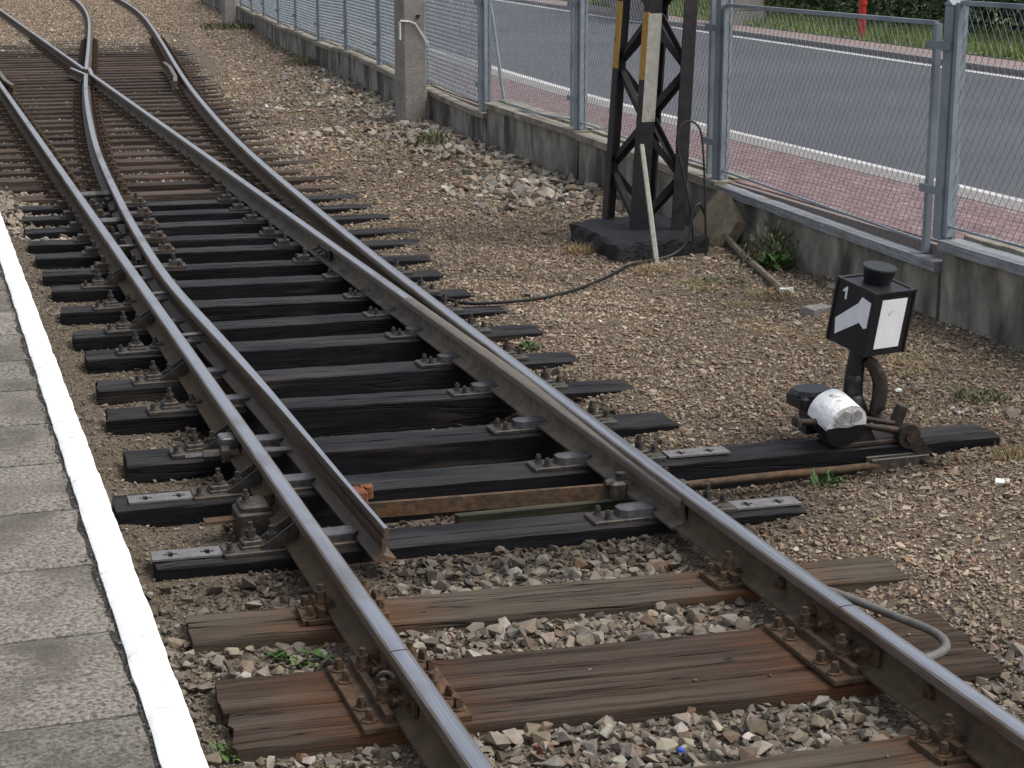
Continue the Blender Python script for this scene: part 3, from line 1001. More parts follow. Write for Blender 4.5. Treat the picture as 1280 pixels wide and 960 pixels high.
# ------------------------------------------------------------------ fishplates, web bolts, bond hose (parts of the rails)
def fishplate(parent, rx, yc, side, L_=.50, mt='rust_iron', nb=4):
    mb = MB()
    p = [(.012, .030), (.026, .034), (.022, .055), (.022, .085), (.032, .100), (.012, .104)]
    p = [(x * side, z) for x, z in p]
    if side < 0:
        p = p[::-1]
    mb.prism(p, -L_ / 2, L_ / 2)
    fp = ob('fishplate', mb.mesh('fishplate', mt), parent, (rx, yc, RAILB))
    bm_ = MB()
    rot = Matrix.Rotation(side * math.pi / 2, 4, 'Y')
    bm_.cyl(0, 0, 0, .012, .022, n=8, mtx=rot)
    bm_.cyl(0, 0, .012, .034, .017, n=6, mtx=rot)
    bm_.cyl(0, 0, .034, .050, .010, n=8, mtx=rot)
    me = bm_.mesh('bolt', mt)
    for q in range(nb):
        sub('bolt', me, fp, side * .022, -L_ / 2 + L_ * (q + .5) / nb, .066)
    return fp


fishplate(rails['sl'], -HG, JL, -1)
fishplate(rails['sl'], -HG, JL, 1)
fishplate(rails['sr'], HG, JR, -1)
fishplate(rails['sr'], HG, JR, 1)
fishplate(rails['br'], HG - .015, 12.75, -1, .40, 'greasy_iron', 3)
rot = Matrix.Rotation(-math.pi / 2, 4, 'Y')
mb = MB(); mb.cyl(0, 0, 0, .02, .024, n=8, mtx=rot); mb.cyl(0, 0, .02, .035, .014, n=6, mtx=rot)
wb = mb.mesh('web_bolt', 'rust_iron')
for y in (5.42, 4.42):
    sub('web_bolt', wb, rails['sr'] if y > 5 else rails['nr'], HG - .009, y, RAILB + .07)
# coiled bond wire at the left joint
mb = MB()
mb.tube([(-.80 + .022 * math.cos(t * .5), 4.99 + .012 * t, .085 + .03 * math.sin(t * .5)) for t in range(0, 14)], .007, 5)
ob('bond_wire', mb.mesh('bond_wire', 'hose_grey', 40), rails['sl'])
hp = [(.775, 5.22, .135), (.81, 5.18, .135), (.865, 5.115, .12), (.94, 5.005, .10), (1.005, 4.86, .09), (1.0, 4.755, .085), (.94, 4.69, .085), (.87, 4.655, .09), (.80, 4.64, .09)]


def smooth_path(pts, n=6):
    pts = [Vector(p) for p in pts]
    out = []
    for i in range(len(pts) - 1):
        p0, p1, p2, p3 = pts[max(i - 1, 0)], pts[i], pts[i + 1], pts[min(i + 2, len(pts) - 1)]
        for k in range(n):
            t = k / n
            out.append(0.5 * ((2 * p1) + (p2 - p0) * t + (2 * p0 - 5 * p1 + 4 * p2 - p3) * t * t + (3 * p1 - p0 - 3 * p2 + p3) * t ** 3))
    out.append(pts[-1])
    return out


ob('bond_hose', MB().tube(smooth_path(hp), .0155, 8).mesh('bond_hose', 'hose_grey', 60),
   label='grey hose looping beside the right rail joint onto the twin sleeper', cat='hose')

# blade fittings
mb = MB(); mb.box(-.035, .035, -.05, .05, .0, .065, bev=.006); mb.cyl(.05, 0.01, .02, .07, .02, n=6)
mb.cyl(0, 0, .0, .05, .024, n=8, mtx=Matrix.Translation((.02, .03, .05)) @ Matrix.Rotation(math.pi / 2, 4, 'Y'))
ob('rod_lug', mb.mesh('rod_lug', 'orange_rust'), rails['bl'], (blade_l_x(6.92) + .075, 6.92, .045), label='orange rusty lug on the open blade')
mb = MB(); mb.box(-.05, .03, -.045, .045, -.04, .035, bev=.012)
mb.cyl(0, 0, .0, .03, .022, n=8, mtx=Matrix.Translation((0.01, .0, .035)))
mb.cyl(0, 0, 0, .075, .02, n=8, mtx=Matrix.Translation((-.06, .0, .02)) @ Matrix.Rotation(math.pi / 2, 4, 'Y'))
ob('rod_lug', mb.mesh('rod_lug', 'greasy_iron'), rails['br'], (HG - .085, 6.80, .045))

# stretcher bar between the blades
mb = MB()
p0, p1 = Vector((blade_l_x(6.9) + .06, 6.87, .035)), Vector((HG - .10, 6.80, .045))
d = (p1 - p0); a = math.atan2(d.y, d.x)
mb.box(0, d.length, -.012, .012, -.035, .028, mtx=Matrix.Translation(p0) @ Matrix.Rotation(a, 4, 'Z'))
ob('stretcher_bar', mb.mesh('stretcher_bar', 'rust_iron'), label='flat rusty stretcher bar joining the two switch blades', cat='rod')
mb = MB()
mb.box(-.02, .80, 6.86, 6.90, -.12, -.035); mb.box(-.02, .80, 6.90, 6.93, -.12, -.042)
ob('pit_board', mb.mesh('pit_board', 'moss_board'), label='mossy board lying in the pit between the first two black sleepers', cat='board')
# left: clamp lock block, flat bar with hole, and detector rod with coupling
lock = ob('point_clamp', None, None, (-.86, 7.0, 0), label='dark iron clamp block with flat bar outside the left stock rail', cat='clamp')
sub('housing', MB().box(-.075, .07, -.10, .07, -.09, .055, bev=.008).box(-.06, .06, -.09, .05, .055, .085, bev=.01).mesh('housing', 'greasy_iron'), lock, 0, 0, 0)
mb = MB(); mb.box(-.20, -.075, -.035, .025, .004, .016); sub('flat_bar', mb.mesh('flat_bar', 'rust_iron'), lock, 0, 0, 0.0)
sub('bolt', BOLT, lock, -.03, -.02, .085)
mb = MB(); mb.cyl(0, 0, 0, .035, .03, .022, n=8); sub('nut', mb.mesh('nut', 'rust_iron'), lock, .075, .05, .05)
rod = ob('detector_rod', None, None, (-.95, 7.84, .045), label='greasy rod with a hexagon coupling crossing under the left stock rail', cat='rod')
ry = Matrix.Rotation(math.pi / 2, 4, 'Y')
sub('shaft', MB().cyl(0, 0, -.06, .45, .014, n=8, mtx=ry).mesh('shaft', 'slide_iron', 40), rod, 0, 0, 0, -.05)
sub('coupling', MB().cyl(0, 0, 0.02, .10, .026, n=8, mtx=ry).cyl(0, 0, .10, .135, .050, n=6, mtx=ry).cyl(0, 0, .135, .18, .030, n=8, mtx=ry).mesh('coupling', 'greasy_iron'), rod, 0, 0, 0, -.05)
sub('bracket', MB().box(.10, .19, -.02, .09, .03, .075, bev=.006).mesh('bracket', 'slide_iron'), rod, 0, 0, 0)
# spacer rods between left stock rail and blade farther on
for n_, (y, x0, x1, r_) in enumerate([(10.15, -.70, -.56, .012), (11.45, -.70, -.60, .012), (12.45, -.71, -.55, .01), (13.35, -.70, -.53, .012), (14.6, -.71, -.49, .028), (16.2, -.71, -.44, .03)]):
    ob('spacer_rod', MB().cyl(0, 0, 0, x1 - x0, r_, n=8, mtx=ry).mesh('spacer_rod', 'slide_iron', 40), None, (x0, y, .10), 0,
       label='pale spacer rod between left stock rail and blade, %s from the near end' % ordinal(n_ + 1), cat='rod', group='spacer rods')

# ------------------------------------------------------------------ switch stand with lantern
SX, SY = 2.08, 7.27
stand = ob('switch_stand', None, None, (SX, SY, 0.0), label='point lever stand with half-white weight on the long black sleeper', cat='switch stand')


def W(o, x, y, z):
    return (x - SX, y - SY, z)


mb = MB()
mb.box(-.22, .24, -.10, .10, .003, .022, bev=.004)
mb.prism([(-.13, .022), (.0, .022), (-.03, .075), (-.08, .075)], -.07, -.055)
mb.prism([(-.13, .022), (.0, .022), (-.03, .075), (-.08, .075)], .055, .07)
sub('base_frame', mb.mesh('base_frame', 'dark_iron'), stand, 0.05, 0, 0)
mb = MB()
mb.tube(smooth_path([(.0, .02, .02), (.0, .02, .12), (-.03, .02, .20), (-.03, .02, .32), (-.01, .015, .46)]), [.060] * 6 + [.050] * 6 + [.046] * 6 + [.044] * 7, 10)
mb.box(-.075, -.01, -.045, .045, .16, .23, bev=.01)
mb.box(-.07, -.02, -.04, .04, .29, .33, bev=.01)
sub('column', mb.mesh('column', 'black_paint', 50), stand, 0, 0, 0)
mb = MB()
mb.tube(smooth_path([(.0, -.02, .40), (.045, -.03, .36), (.075, -.035, .29), (.075, -.035, .20), (.06, -.03, .13), (.10, -.03, .085)]), [.032] * 8 + [.036] * 14 + [.030] * 9, 10)
sub('crank_tube', mb.mesh('crank_tube', 'dark_iron', 50), stand, 0, 0, 0)
# square lantern, leaning to the right and towards the camera
rt = Vector((math.cos(PSI), -math.sin(PSI), 0)); fh = Vector((math.sin(PSI), math.cos(PSI), 0)); zz = Vector((0, 0, 1))
u = (rt * .85 + fh * .527).normalized()
v = (-rt * .61 + fh * .792).normalized()
B0 = Matrix((u, v, zz)).transposed()
tilt = Matrix.Rotation(R(6.5), 3, fh) @ Matrix.Rotation(R(7.5), 3, rt)
Bm = (tilt @ B0).to_4x4()
lc = Vector((.022, .03, .455))            # bottom centre relative to the stand
lan = ob('switch_lantern', None, None, (0, 0, 0), label='black square lantern with white bent arrow and white rectangle on top of the lever stand', cat='lantern')
lan.matrix_world = Matrix.Translation(Vector((SX, SY, 0)) + lc) @ Bm
hb = .125
mb = MB()
mb.box(-hb, hb, -hb, hb, 0, .305, bev=.004)
for (x0, x1, y0, y1) in ((-hb - .006, hb + .006, -hb - .006, -hb + .012), (-hb - .006, hb + .006, hb - .012, hb + .006), (-hb - .006, -hb + .012, -hb + .012, hb - .012), (hb - .012, hb + .006, -hb + .012, hb - .012)):
    mb.box(x0, x1, y0, y1, .298, .310)
for sx in (-1, 1):
    for sy in (-1, 1):
        mb.box(sx * hb - .006, sx * hb + .006, sy * hb - .006, sy * hb + .006, .0, .298)
sub('housing', mb.mesh('housing', 'black_paint'), lan, 0, 0, 0)
mb = MB(); mb.cyl(0, 0, .305, .375, .062, .078, n=24); mb.cyl(0, 0, .375, .383, .082, .080, n=24)
sub('chimney_cap', mb.mesh('chimney_cap', 'black_paint', 40), lan, 0.02, 0.02, 0)
# right-hand face = -v side (normal towards camera right): local y = -hb ; left face: local x = -hb
mb = MB(); mb.add([], [])
mb.box(-.078, .082, -hb - .003, -hb + .002, .034, .272)
sub('white_panel', mb.mesh('white_panel', 'lantern_white'), lan, 0, 0, 0)
# bent arrow arm on the left face, polygon in (y,z); y runs from near edge (-hb) to far edge (+hb)
arm = [(-.105, .135), (-.105, .255), (-.045, .265), (-.030, .232), (.095, .118), (.082, .042), (-.055, .145), (-.088, .126)]
n = len(arm)
mb = MB()
mb.add([(-hb - .004, y, z) for y, z in arm] + [(-hb + .002, y, z) for y, z in arm], [tuple(range(n)), tuple(range(2 * n - 1, n - 1, -1))] + [(i, n + i, n + (i + 1) % n, (i + 1) % n) for i in range(n)])
sub('white_arrow', mb.mesh('white_arrow', 'lantern_white'), lan, 0, 0, 0)
one = [(.052, .222), (.061, .222), (.064, .262), (.078, .252), (.080, .260), (.060, .282), (.053, .278)]
n = len(one)
mb = MB()
mb.add([(-hb - .004, y, z) for y, z in one] + [(-hb + .002, y, z) for y, z in one], [tuple(range(n)), tuple(range(2 * n - 1, n - 1, -1))] + [(i, n + i, n + (i + 1) % n, (i + 1) % n) for i in range(n)])
sub('painted_numeral', mb.mesh('painted_numeral', 'lantern_white'), lan, 0, 0, 0)
# weight: drum with white upper half, black lower half, axis towards the camera's right
ax = (rt * .42 - fh * .86 - zz * .28).normalized()
sid = ax.cross(zz).normalized()
upv = sid.cross(ax).normalized()
wc = Vector((1.925, 7.21, .138)) - Vector((SX, SY, 0))
WM = Matrix.Translation(wc) @ Matrix((sid, upv, ax)).transposed().to_4x4()


def half_drum(r, l0, l1, a0, a1, n=14, mi=0):
    vs = [(0, 0, l0), (0, 0, l1)]
    r_ = random.Random(3)
    for l in (l0, l1):
        for i in range(n + 1):
            a = a0 + (a1 - a0) * i / n
            q = r * (1 + r_.uniform(-.015, .015))
            vs.append((q * math.cos(a), q * math.sin(a), l))
    fs = []
    o1, o2 = 2, 2 + n + 1
    for i in range(n):
        fs.append((o1 + i, o1 + i + 1, o2 + i + 1, o2 + i))
        fs.append((0, o1 + i + 1, o1 + i))
        fs.append((1, o2 + i, o2 + i + 1))
    fs.append((0, o1, o2, 1))
    fs.append((0, 1, o2 + n, o1 + n))
    return vs, fs


wt = sub('weight', MB().add(*half_drum(.108, -.09, .080, math.pi + .02, 2 * math.pi - .02), mtx=WM).mesh('weight', 'black_paint', 40), stand, 0, 0, 0)
sub('white_half', MB().add(*half_drum(.110, -.085, .077, -.12, math.pi + .12), mtx=WM).mesh('white_half', 'cracked_white', 40), wt, 0, 0, 0)
for q, poly in enumerate([[(-.085, .035), (-.02, .02), (-.01, .075), (-.045, .10), (-.08, .075)], [(-.008, .03), (.06, .025), (.085, .055), (.04, .10), (.0, .085)],
                          [(-.08, .005), (.0, -.005), (.07, .005), (.085, .03), (.05, .02), (-.02, .012)]]):
    n = len(poly)
    mb = MB().add([(x * .92, y * .92, .0775) for x, y in poly] + [(x * .89, y * .89, .083) for x, y in poly], [tuple(range(n - 1, -1, -1)), tuple(range(n, 2 * n))] + [(i, (i + 1) % n, n + (i + 1) % n, n + i) for i in range(n)], mtx=WM)
    sub('paint_flake', mb.mesh('paint_flake', 'cracked_grey'), wt, 0, 0, 0)
mb = MB()
mb.box(-.10, .09, -.07, .10, .0, .06, bev=.012)
mb.add([(-.105, -.03, .06), (-.05, -.075, .06), (.06, -.075, .06), (.095, -.02, .06), (.095, .08, .06), (.03, .105, .06), (-.06, .105, .06), (-.105, .06, .06)] +
       [(x * .9, y * .9, .082) for x, y in [(-.105, -.03), (-.05, -.075), (.06, -.075), (.095, -.02), (.095, .08), (.03, .105), (-.06, .105), (-.105, .06)]],
       [tuple(range(8, 16))] + [(i, (i + 1) % 8, 8 + (i + 1) % 8, 8 + i) for i in range(8)])
mb.box(-.05, .05, -.03, .05, -.13, .0)
sub('gear_box', mb.mesh('gear_box', 'black_paint'), stand, 1.88 - SX, 7.36 - SY, .165)
mb = MB(); mb.tube([(-.36, -.05, .135), (-.28, -.055, .128), (-.18, -.06, .12)], .017, 8); mb.box(-.375, -.345, -.08, -.02, .115, .16, bev=.008)
sub('lever_handle', mb.mesh('lever_handle', 'dark_iron', 50), stand, 0, 0, 0)
mb = MB(); mb.tube([(-.02, -.06, .125), (.07, -.06, .105), (.15, -.05, .085)], [.016, .012, .014], 8); mb.tube([(-.03, -.09, .10), (.04, -.09, .085), (.19, -.085, .05)], [.014, .017, .02], 8)
sub('link_rod', mb.mesh('link_rod', 'dark_iron', 50), stand, 0, 0, 0)
mb = MB(); mb.box(-.025, .03, -.02, .02, 0, .13, mtx=Matrix.Translation((.165, -.02, .04)) @ Matrix.Rotation(R(20), 4, 'Y'), bev=.006)
sub('stop_lug', mb.mesh('stop_lug', 'dark_iron'), stand, 0, 0, 0)
rx90 = Matrix.Rotation(math.pi / 2, 4, 'X')
mb = MB(); mb.cyl(0, 0, -.02, .03, .058, n=16, mtx=rx90); mb.cyl(0, 0, .03, .045, .026, n=8, mtx=rx90)
mb.prism([(-.03, -.02), (.03, .02), (.165, -.125), (.115, -.155)], -.028, .002)
sub('crank_arm', mb.mesh('crank_arm', 'dark_iron', 40), stand, .195, -.10, .035)
# throw rod from the stand to the blades
trod = ob('throw_rod', None, None, (1.5, 7.06, -.06), label='round throw rod from the lever stand to the rails, beside the long sleeper', cat='rod')
sub('shaft', MB().tube(smooth_path([(-.42, -.01, .0), (.0, .0, .0), (.3, .02, -.01), (.62, .055, -.02)]), .019, 8).mesh('shaft', 'rust_iron', 50), trod, 0, 0, 0)
mb = MB(); mb.box(.55, .86, .035, .05, -.05, .015, bev=.004); mb.box(.55, .86, .085, .10, -.05, .015, bev=.004); mb.cyl(.835, .0, -.035, -.015, .0, .0) if False else None
mb.cyl(0, 0, -.03, .12, .02, n=8, mtx=Matrix.Translation((.83, .09, -.02)) @ rx90)
sub('clevis', mb.mesh('clevis', 'greasy_iron'), trod, 0, 0, 0)
mb = MB(); mb.box(-.60, -.40, -.035, .03, -.025, .02, bev=.004); mb.box(-.95, -.58, -.025, .02, -.02, .012)
sub('yoke', mb.mesh('yoke', 'greasy_iron'), trod, 0, 0, 0)
sub('bolt', BIGBOLT, trod, -.50, 0, .02)

# ------------------------------------------------------------------ lattice mast on its tarred plinth
PC = [(2.745, 12.02), (3.545, 12.21), (3.62, 13.42), (2.79, 13.17)]
mb = MB()
vs, fs = [], []
nseg = 10
rr = random.Random(4)
ringb = []
for e in range(4):
    a, b = PC[e], PC[(e + 1) % 4]
    for q in range(nseg):
        t = q / nseg
        ringb.append((a[0] + (b[0] - a[0]) * t, a[1] + (b[1] - a[1]) * t))
cxm, cym = np.mean([p[0] for p in PC]), np.mean([p[1] for p in PC])
levels = [(-.15, 1.02), (.04, 1.0), (.115, .995), (.14, .965)]
for (z, kk) in levels:
    for (x, y) in ringb:
        vs.append((cxm + (x - cxm) * kk + rr.uniform(-.010, .010), cym + (y - cym) * kk + rr.uniform(-.010, .010), z + rr.uniform(-.008, .008)))
nr_ = len(ringb)
for l in range(3):
    for q in range(nr_):
        p = (q + 1) % nr_
        fs.append((l * nr_ + q, l * nr_ + p, (l + 1) * nr_ + p, (l + 1) * nr_ + q))
o_ = len(vs)
vs.append((cxm, cym, .145))
for q in range(nr_):
    fs.append((3 * nr_ + q, 3 * nr_ + (q + 1) % nr_, o_))
mb.add(vs, fs)
mast = ob('lattice_mast', None, None, (cxm, cym, 0), label='black lattice mast with yellow and white paint bands on a tarred block', cat='mast')
pl = sub('plinth', mb.mesh('plinth', 'plinth_tar'), mast, -cxm, -cym, 0)
LEG = {'left': (3.105, 13.30), 'front': (3.10, 12.60), 'right': (3.47, 12.50), 'back': (3.47, 13.19)}
HT = 5.0
LEAN = Vector((.052, 0.0, 1.0))


def legp(nm, z):
    x, y = LEG[nm]
    k = 1 - 0.035 * (z - .14)
    mx_, my_ = 3.286, 12.90
    return Vector((mx_ + (x - mx_) * k, my_ + (y - my_) * k, 0)) + LEAN * z - Vector((LEAN.x * .14, 0, 0))


def angle_iron(mb, p, q, w, t, da, db):
    """L-section from p to q; flanges run along da and db"""
    p, q = Vector(p), Vector(q)
    for (d1, d2, a0) in ((da, db, 0), (db, da, t)):
        vs = []
        for c in (p, q):
            for (s1, s2) in ((a0, 0), (w, 0), (w, t), (a0, t)):
                vs.append(tuple(c + d1 * s1 + d2 * s2))
        mb.add(vs, [(0, 1, 2, 3), (7, 6, 5, 4), (0, 4, 5, 1), (1, 5, 6, 2), (2, 6, 7, 3), (3, 7, 4, 0)])
    return mb


DIR = {'left': (Vector((1, 0, 0)), Vector((0, -1, 0))), 'front': (Vector((1, 0, 0)), Vector((0, 1, 0))), 'right': (Vector((-1, 0, 0)), Vector((0, 1, 0))), 'back': (Vector((-1, 0, 0)), Vector((0, -1, 0)))}
mo = Vector((cxm, cym, 0))
for nm in LEG:
    w = .105
    mb = angle_iron(MB(), legp(nm, .12) - mo, legp(nm, HT) - mo, w, .014, *DIR[nm])
    lg = sub('leg', mb.mesh('leg', 'mast_black'), mast, 0, 0, 0)
    # bolts along the leg and paint bands
    da, db = DIR[nm]
    if nm in ('left', 'front'):
        z0, z1 = (1.32, 1.83) if nm == 'left' else (1.27, 1.77)
        p, q = legp(nm, z0) - mo, legp(nm, z1) - mo
        vs = []
        for c in (p, q):
            for (s1, s2) in ((-.0025, -.001), (-.0025, w + .001), (.006, w + .001), (.006, -.001)):
                vs.append(tuple(c + da * s1 + db * s2))
        m2 = MB().add(vs, [(0, 1, 2, 3), (7, 6, 5, 4), (0, 4, 5, 1), (1, 5, 6, 2), (2, 6, 7, 3), (3, 7, 4, 0)])
        sub('yellow_band', m2.mesh('yellow_band', 'yellow_paint'), lg, 0, 0, 0)
    if nm == 'front':
        p, q = legp(nm, .96) - mo, legp(nm, 1.76) - mo
        vs = []
        for c in (p, q):
            for (s1, s2) in ((.001, -.003), (w + .001, -.003), (w + .001, .006), (.001, .006)):
                vs.append(tuple(c + da * s1 + db * s2))
        m2 = MB().add(vs, [(0, 1, 2, 3), (7, 6, 5, 4), (0, 4, 5, 1), (1, 5, 6, 2), (2, 6, 7, 3), (3, 7, 4, 0)])
        sub('white_band', m2.mesh('white_band', 'pale_paint'), lg, 0, 0, 0)
FACES = [('left', 'front', Vector((-1, 0, 0))), ('front', 'right', Vector((0, -1, 0))), ('right', 'back', Vector((1, 0, 0))), ('back', 'left', Vector((0, 1, 0)))]
for fi, (a, b, nrm) in enumerate(FACES):
    pitch = .40
    ea = (legp(b, .2) - legp(a, .2)); ea.z = 0; ea.normalize()
    inw = Vector((-ea.y, ea.x, 0))
    if inw.dot(-nrm) < 0:
        inw = -inw
    z = .16
    flip = fi in (1, 3)
    qn = 0
    while z + pitch < HT:
        m_, n_ = (b, a) if (qn + flip) % 2 == 0 else (a, b)
        sg = 1 if m_ == a else -1
        pa = legp(m_, z) - mo + inw * .034 + ea * (.03 * sg)
        pb = legp(n_, z + pitch * .93) - mo + inw * .034 - ea * (.03 * sg)
        dd = (pb - pa).normalized()
        br = MB()
        angle_iron(br, pa, pb, .048, .008, dd.cross(inw).normalized(), inw)
        sub('brace', br.mesh('brace', 'mast_black'), mast, 0, 0, 0)
        z += pitch
        qn += 1

# white stake, cables
mb = MB()
mb.tube([(3.005, 11.92, -.02), (3.02, 12.1, .35), (3.05, 12.36, .82)], [.021, .020, .018], 5)
ob('white_stake', mb.mesh('white_stake', 'pale_paint'), label='pale painted stake leaning against the front of the black mast block', cat='stake')
cb = smooth_path([(1.05, 11.25, .03), (1.12, 11.12, .03), (1.25, 10.92, .015), (1.5, 10.86, .02), (1.8, 10.97, .01), (2.1, 11.16, .012), (2.46, 11.5, .02), (2.72, 11.78, .03), (2.9, 11.90, .03),
                  (3.15, 12.0, .05), (3.29, 12.04, .14), (3.35, 12.08, .35), (3.41, 12.10, .40), (3.455, 12.10, .32)])
ob('ground_cable', MB().tube(cb, .011, 6).mesh('ground_cable', 'cable_black', 60), label='thin black cable trailing over the gravel from the mast to the rail', cat='cable')
cb = smooth_path([(3.36, 12.08, .10), (3.34, 12.10, .35), (3.28, 12.13, .65), (3.245, 12.16, .85), (3.28, 12.18, .965), (3.36, 12.18, 1.0), (3.43, 12.16, .93), (3.45, 12.13, .7), (3.455, 12.10, .4), (3.46, 12.08, .1), (3.46, 12.08, -.05)])
ob('looped_cable', MB().tube(cb, .009, 6).mesh('looped_cable', 'cable_black', 60), label='stiff black cable rising in a loop beside the right leg of the mast', cat='cable')
mb = MB(); mb.cyl(0, 0, -.05, .14, .03, n=8); mb.cyl(0, 0, .14, .17, .04, .02, n=8)
# bits that stand against the wall
mb = MB()
mb.tube(smooth_path([(3.86, 12.70, .10), (3.68, 11.95, .05), (3.52, 11.25, .035), (3.335, 10.5, .03)]), [.026] * 6 + [.025] * 6 + [.023] * 7, 7)
ob('wooden_stick', mb.mesh('wooden_stick', 'stick_wood', 50), label='bare stick lying on the ground from the broken slab towards the lantern', cat='stick')

# ------------------------------------------------------------------ retaining wall with coping
wall = ob('retaining_wall', None, None, (3.85, 9.5, 0), label='low stained concrete wall with stepped coping below the fence', cat='wall')
SEG = [(2.6, 5.9, .505, .505, 'coping_grey'), (5.9, 9.56, .505, .505, 'coping_grey'), (9.58, 12.86, .365, .425, 'coping_grey'), (12.87, 16.1, .445, .50, 'coping'), (16.12, 19.2, .515, .53, 'coping'),
       (19.22, 22.5, .40, .44, 'coping'), (22.52, 25.8, .45, .49, 'coping')]
y = 25.82
q = 0
while y < 62:
    SEG.append((y, y + 2.2, .50 + .02 * math.sin(q * 2.1), .50 + .02 * math.sin(q * 2.1 + .5), 'coping'))
    y += 2.22
    q += 1


def wall_piece(y0, y1, f0, f1, zb, ztop0, ztop1, matname, name, jit, seed, ny=None):
    """piece between faces f0 (front) and f1 (back), following the wall's curve; uneven front"""
    r = random.Random(seed)
    ny = ny or max(3, int((y1 - y0) / .16))
    nz = 5
    vs, fs = [], []
    for j in range(ny + 1):
        t = j / ny
        yq = y0 + (y1 - y0) * t
        xw = float(wallx(yq))
        zt = ztop0 + (ztop1 - ztop0) * t
        for i in range(nz + 1):
            s_ = i / nz
            z = zb + (zt - zb) * s_ if zb is not None else zt - jit[1] + jit[1] * s_
            vs.append((xw + f0 + r.uniform(-1, 1) * jit[0], yq, z + (r.uniform(-1, 1) * jit[0] if i in (nz, 0) else 0)))
        vs.append((xw + f1, yq, zt))
        vs.append((xw + f1, yq, zb if zb is not None else zt - jit[1]))
    n = nz + 3
    for j in range(ny):
        for k in range(n):
            l = (k + 1) % n
            fs.append((j * n + k, j * n + l, (j + 1) * n + l, (j + 1) * n + k))
    fs.append(tuple(range(n)))
    fs.append(tuple(ny * n + k for k in range(n)))
    return MB().add(vs, fs).mesh(name, matname)


wo = (-3.85, -9.5, 0)
for q, (y0, y1, z0, z1, cm) in enumerate(SEG):
    w_ = sub('wall_panel', wall_piece(y0 + .012, y1 - .012, 0.03, .24, -.35, z0 - .06, z1 - .06, 'wall_concrete', 'wall_panel', (.003, .07), q), wall, *wo)
    np_ = 2 if y1 - y0 > 2.5 else 1
    for p in range(np_):
        a, b = p / np_, (p + 1) / np_
        ya, yb = y0 + (y1 - y0) * a + .004, y0 + (y1 - y0) * b - .004
        sub('coping_stone', wall_piece(ya, yb, -.005, .30, None, z0 + (z1 - z0) * a, z0 + (z1 - z0) * b, cm, 'coping_stone', (.0025, .062), q * 7 + p), wall, *wo)
    # raised lip behind the fence line
    sub('back_ledge', wall_piece(y0 + .01, y1 - .01, .17, .33, None, z0 + .022, z1 + .022, 'coping', 'back_ledge', (.004, .06), q * 7 + 90), wall, *wo)

# broken slab leaning on the wall
bs = ob('broken_slab', None, None, (3.80, 12.62, .0), label='broken piece of concrete slab leaning against the wall beside the mast', cat='concrete slab')
mb = MB()
poly = [(-.30, -.02), (.10, -.14), (.30, .10), (.12, .36), (-.05, .40), (-.32, .20)]
n = len(poly)
rr = random.Random(2)
mb.add([(x, -.045 + rr.uniform(-.006, .006), z) for x, z in poly] + [(x * 1.02, .045, z * 1.02) for x, z in poly], [tuple(range(n)), tuple(range(2 * n - 1, n - 1, -1))] + [(i, n + i, n + (i + 1) % n, (i + 1) % n) for i in range(n)])
so = sub('slab_piece', mb.mesh('slab_piece', 'ochre_slab'), bs, 0, 0, 0.03)
so.rotation_euler = (R(-22), R(-14), R(-78))

# ------------------------------------------------------------------ wire fence
fence = ob('wire_fence', None, None, (3.97, 9.68, .5), label='blue-grey steel fence with wire mesh panels standing on the concrete wall', cat='fence')
fo = Vector((3.97, 9.68, .5))
PY = [6.43, 9.68, 13.03, 16.28, 19.50] + [19.5 + 3.22 * i for i in range(1, 14)]


def fx(y):
    return float(wallx(y)) + .10


def copz(y):
    for (a, b, z0, z1, c) in SEG:
        if a - .03 <= y <= b + .03:
            return z0 + (z1 - z0) * (y - a) / (b - a)
    return .5


ptop = []
for i, y in enumerate(PY):
    x = fx(y)
    zc = copz(y + (.0 if i else 0)) - .012
    zt = zc + (1.43 if i < 4 else 1.45)
    if i == 1:
        zc, zt = .49, 1.915
    ptop.append(zt)
    mb = MB()
    mb.box(-.045, .045, -.045, .045, 0, zt - zc, bev=.004)
    mb.box(.030, .055, -.062, .062, 0.003, zt - zc - .01)
    mb.add([(-.052, -.052, zt - zc + .001), (.052, -.052, zt - zc + .001), (.052, .052, zt - zc + .001), (-.052, .052, zt - zc + .001), (-.05, 0, zt - zc + .035), (.05, 0, zt - zc + .035)],
           [(0, 1, 5, 4), (2, 3, 4, 5), (1, 2, 5), (3, 0, 4), (3, 2, 1, 0)])
    po = sub('fence_post', mb.mesh('fence_post', 'fence_paint'), fence, x - fo.x, y - fo.y, zc - fo.z)
    h = zt - zc
    for zf in (.21, .83):
        b = MB().box(-.058, -.046, -.05, .21, h * zf - .025, h * zf + .025)
        sub('bracket', b.mesh('bracket', 'fence_paint'), po, 0, 0, 0)


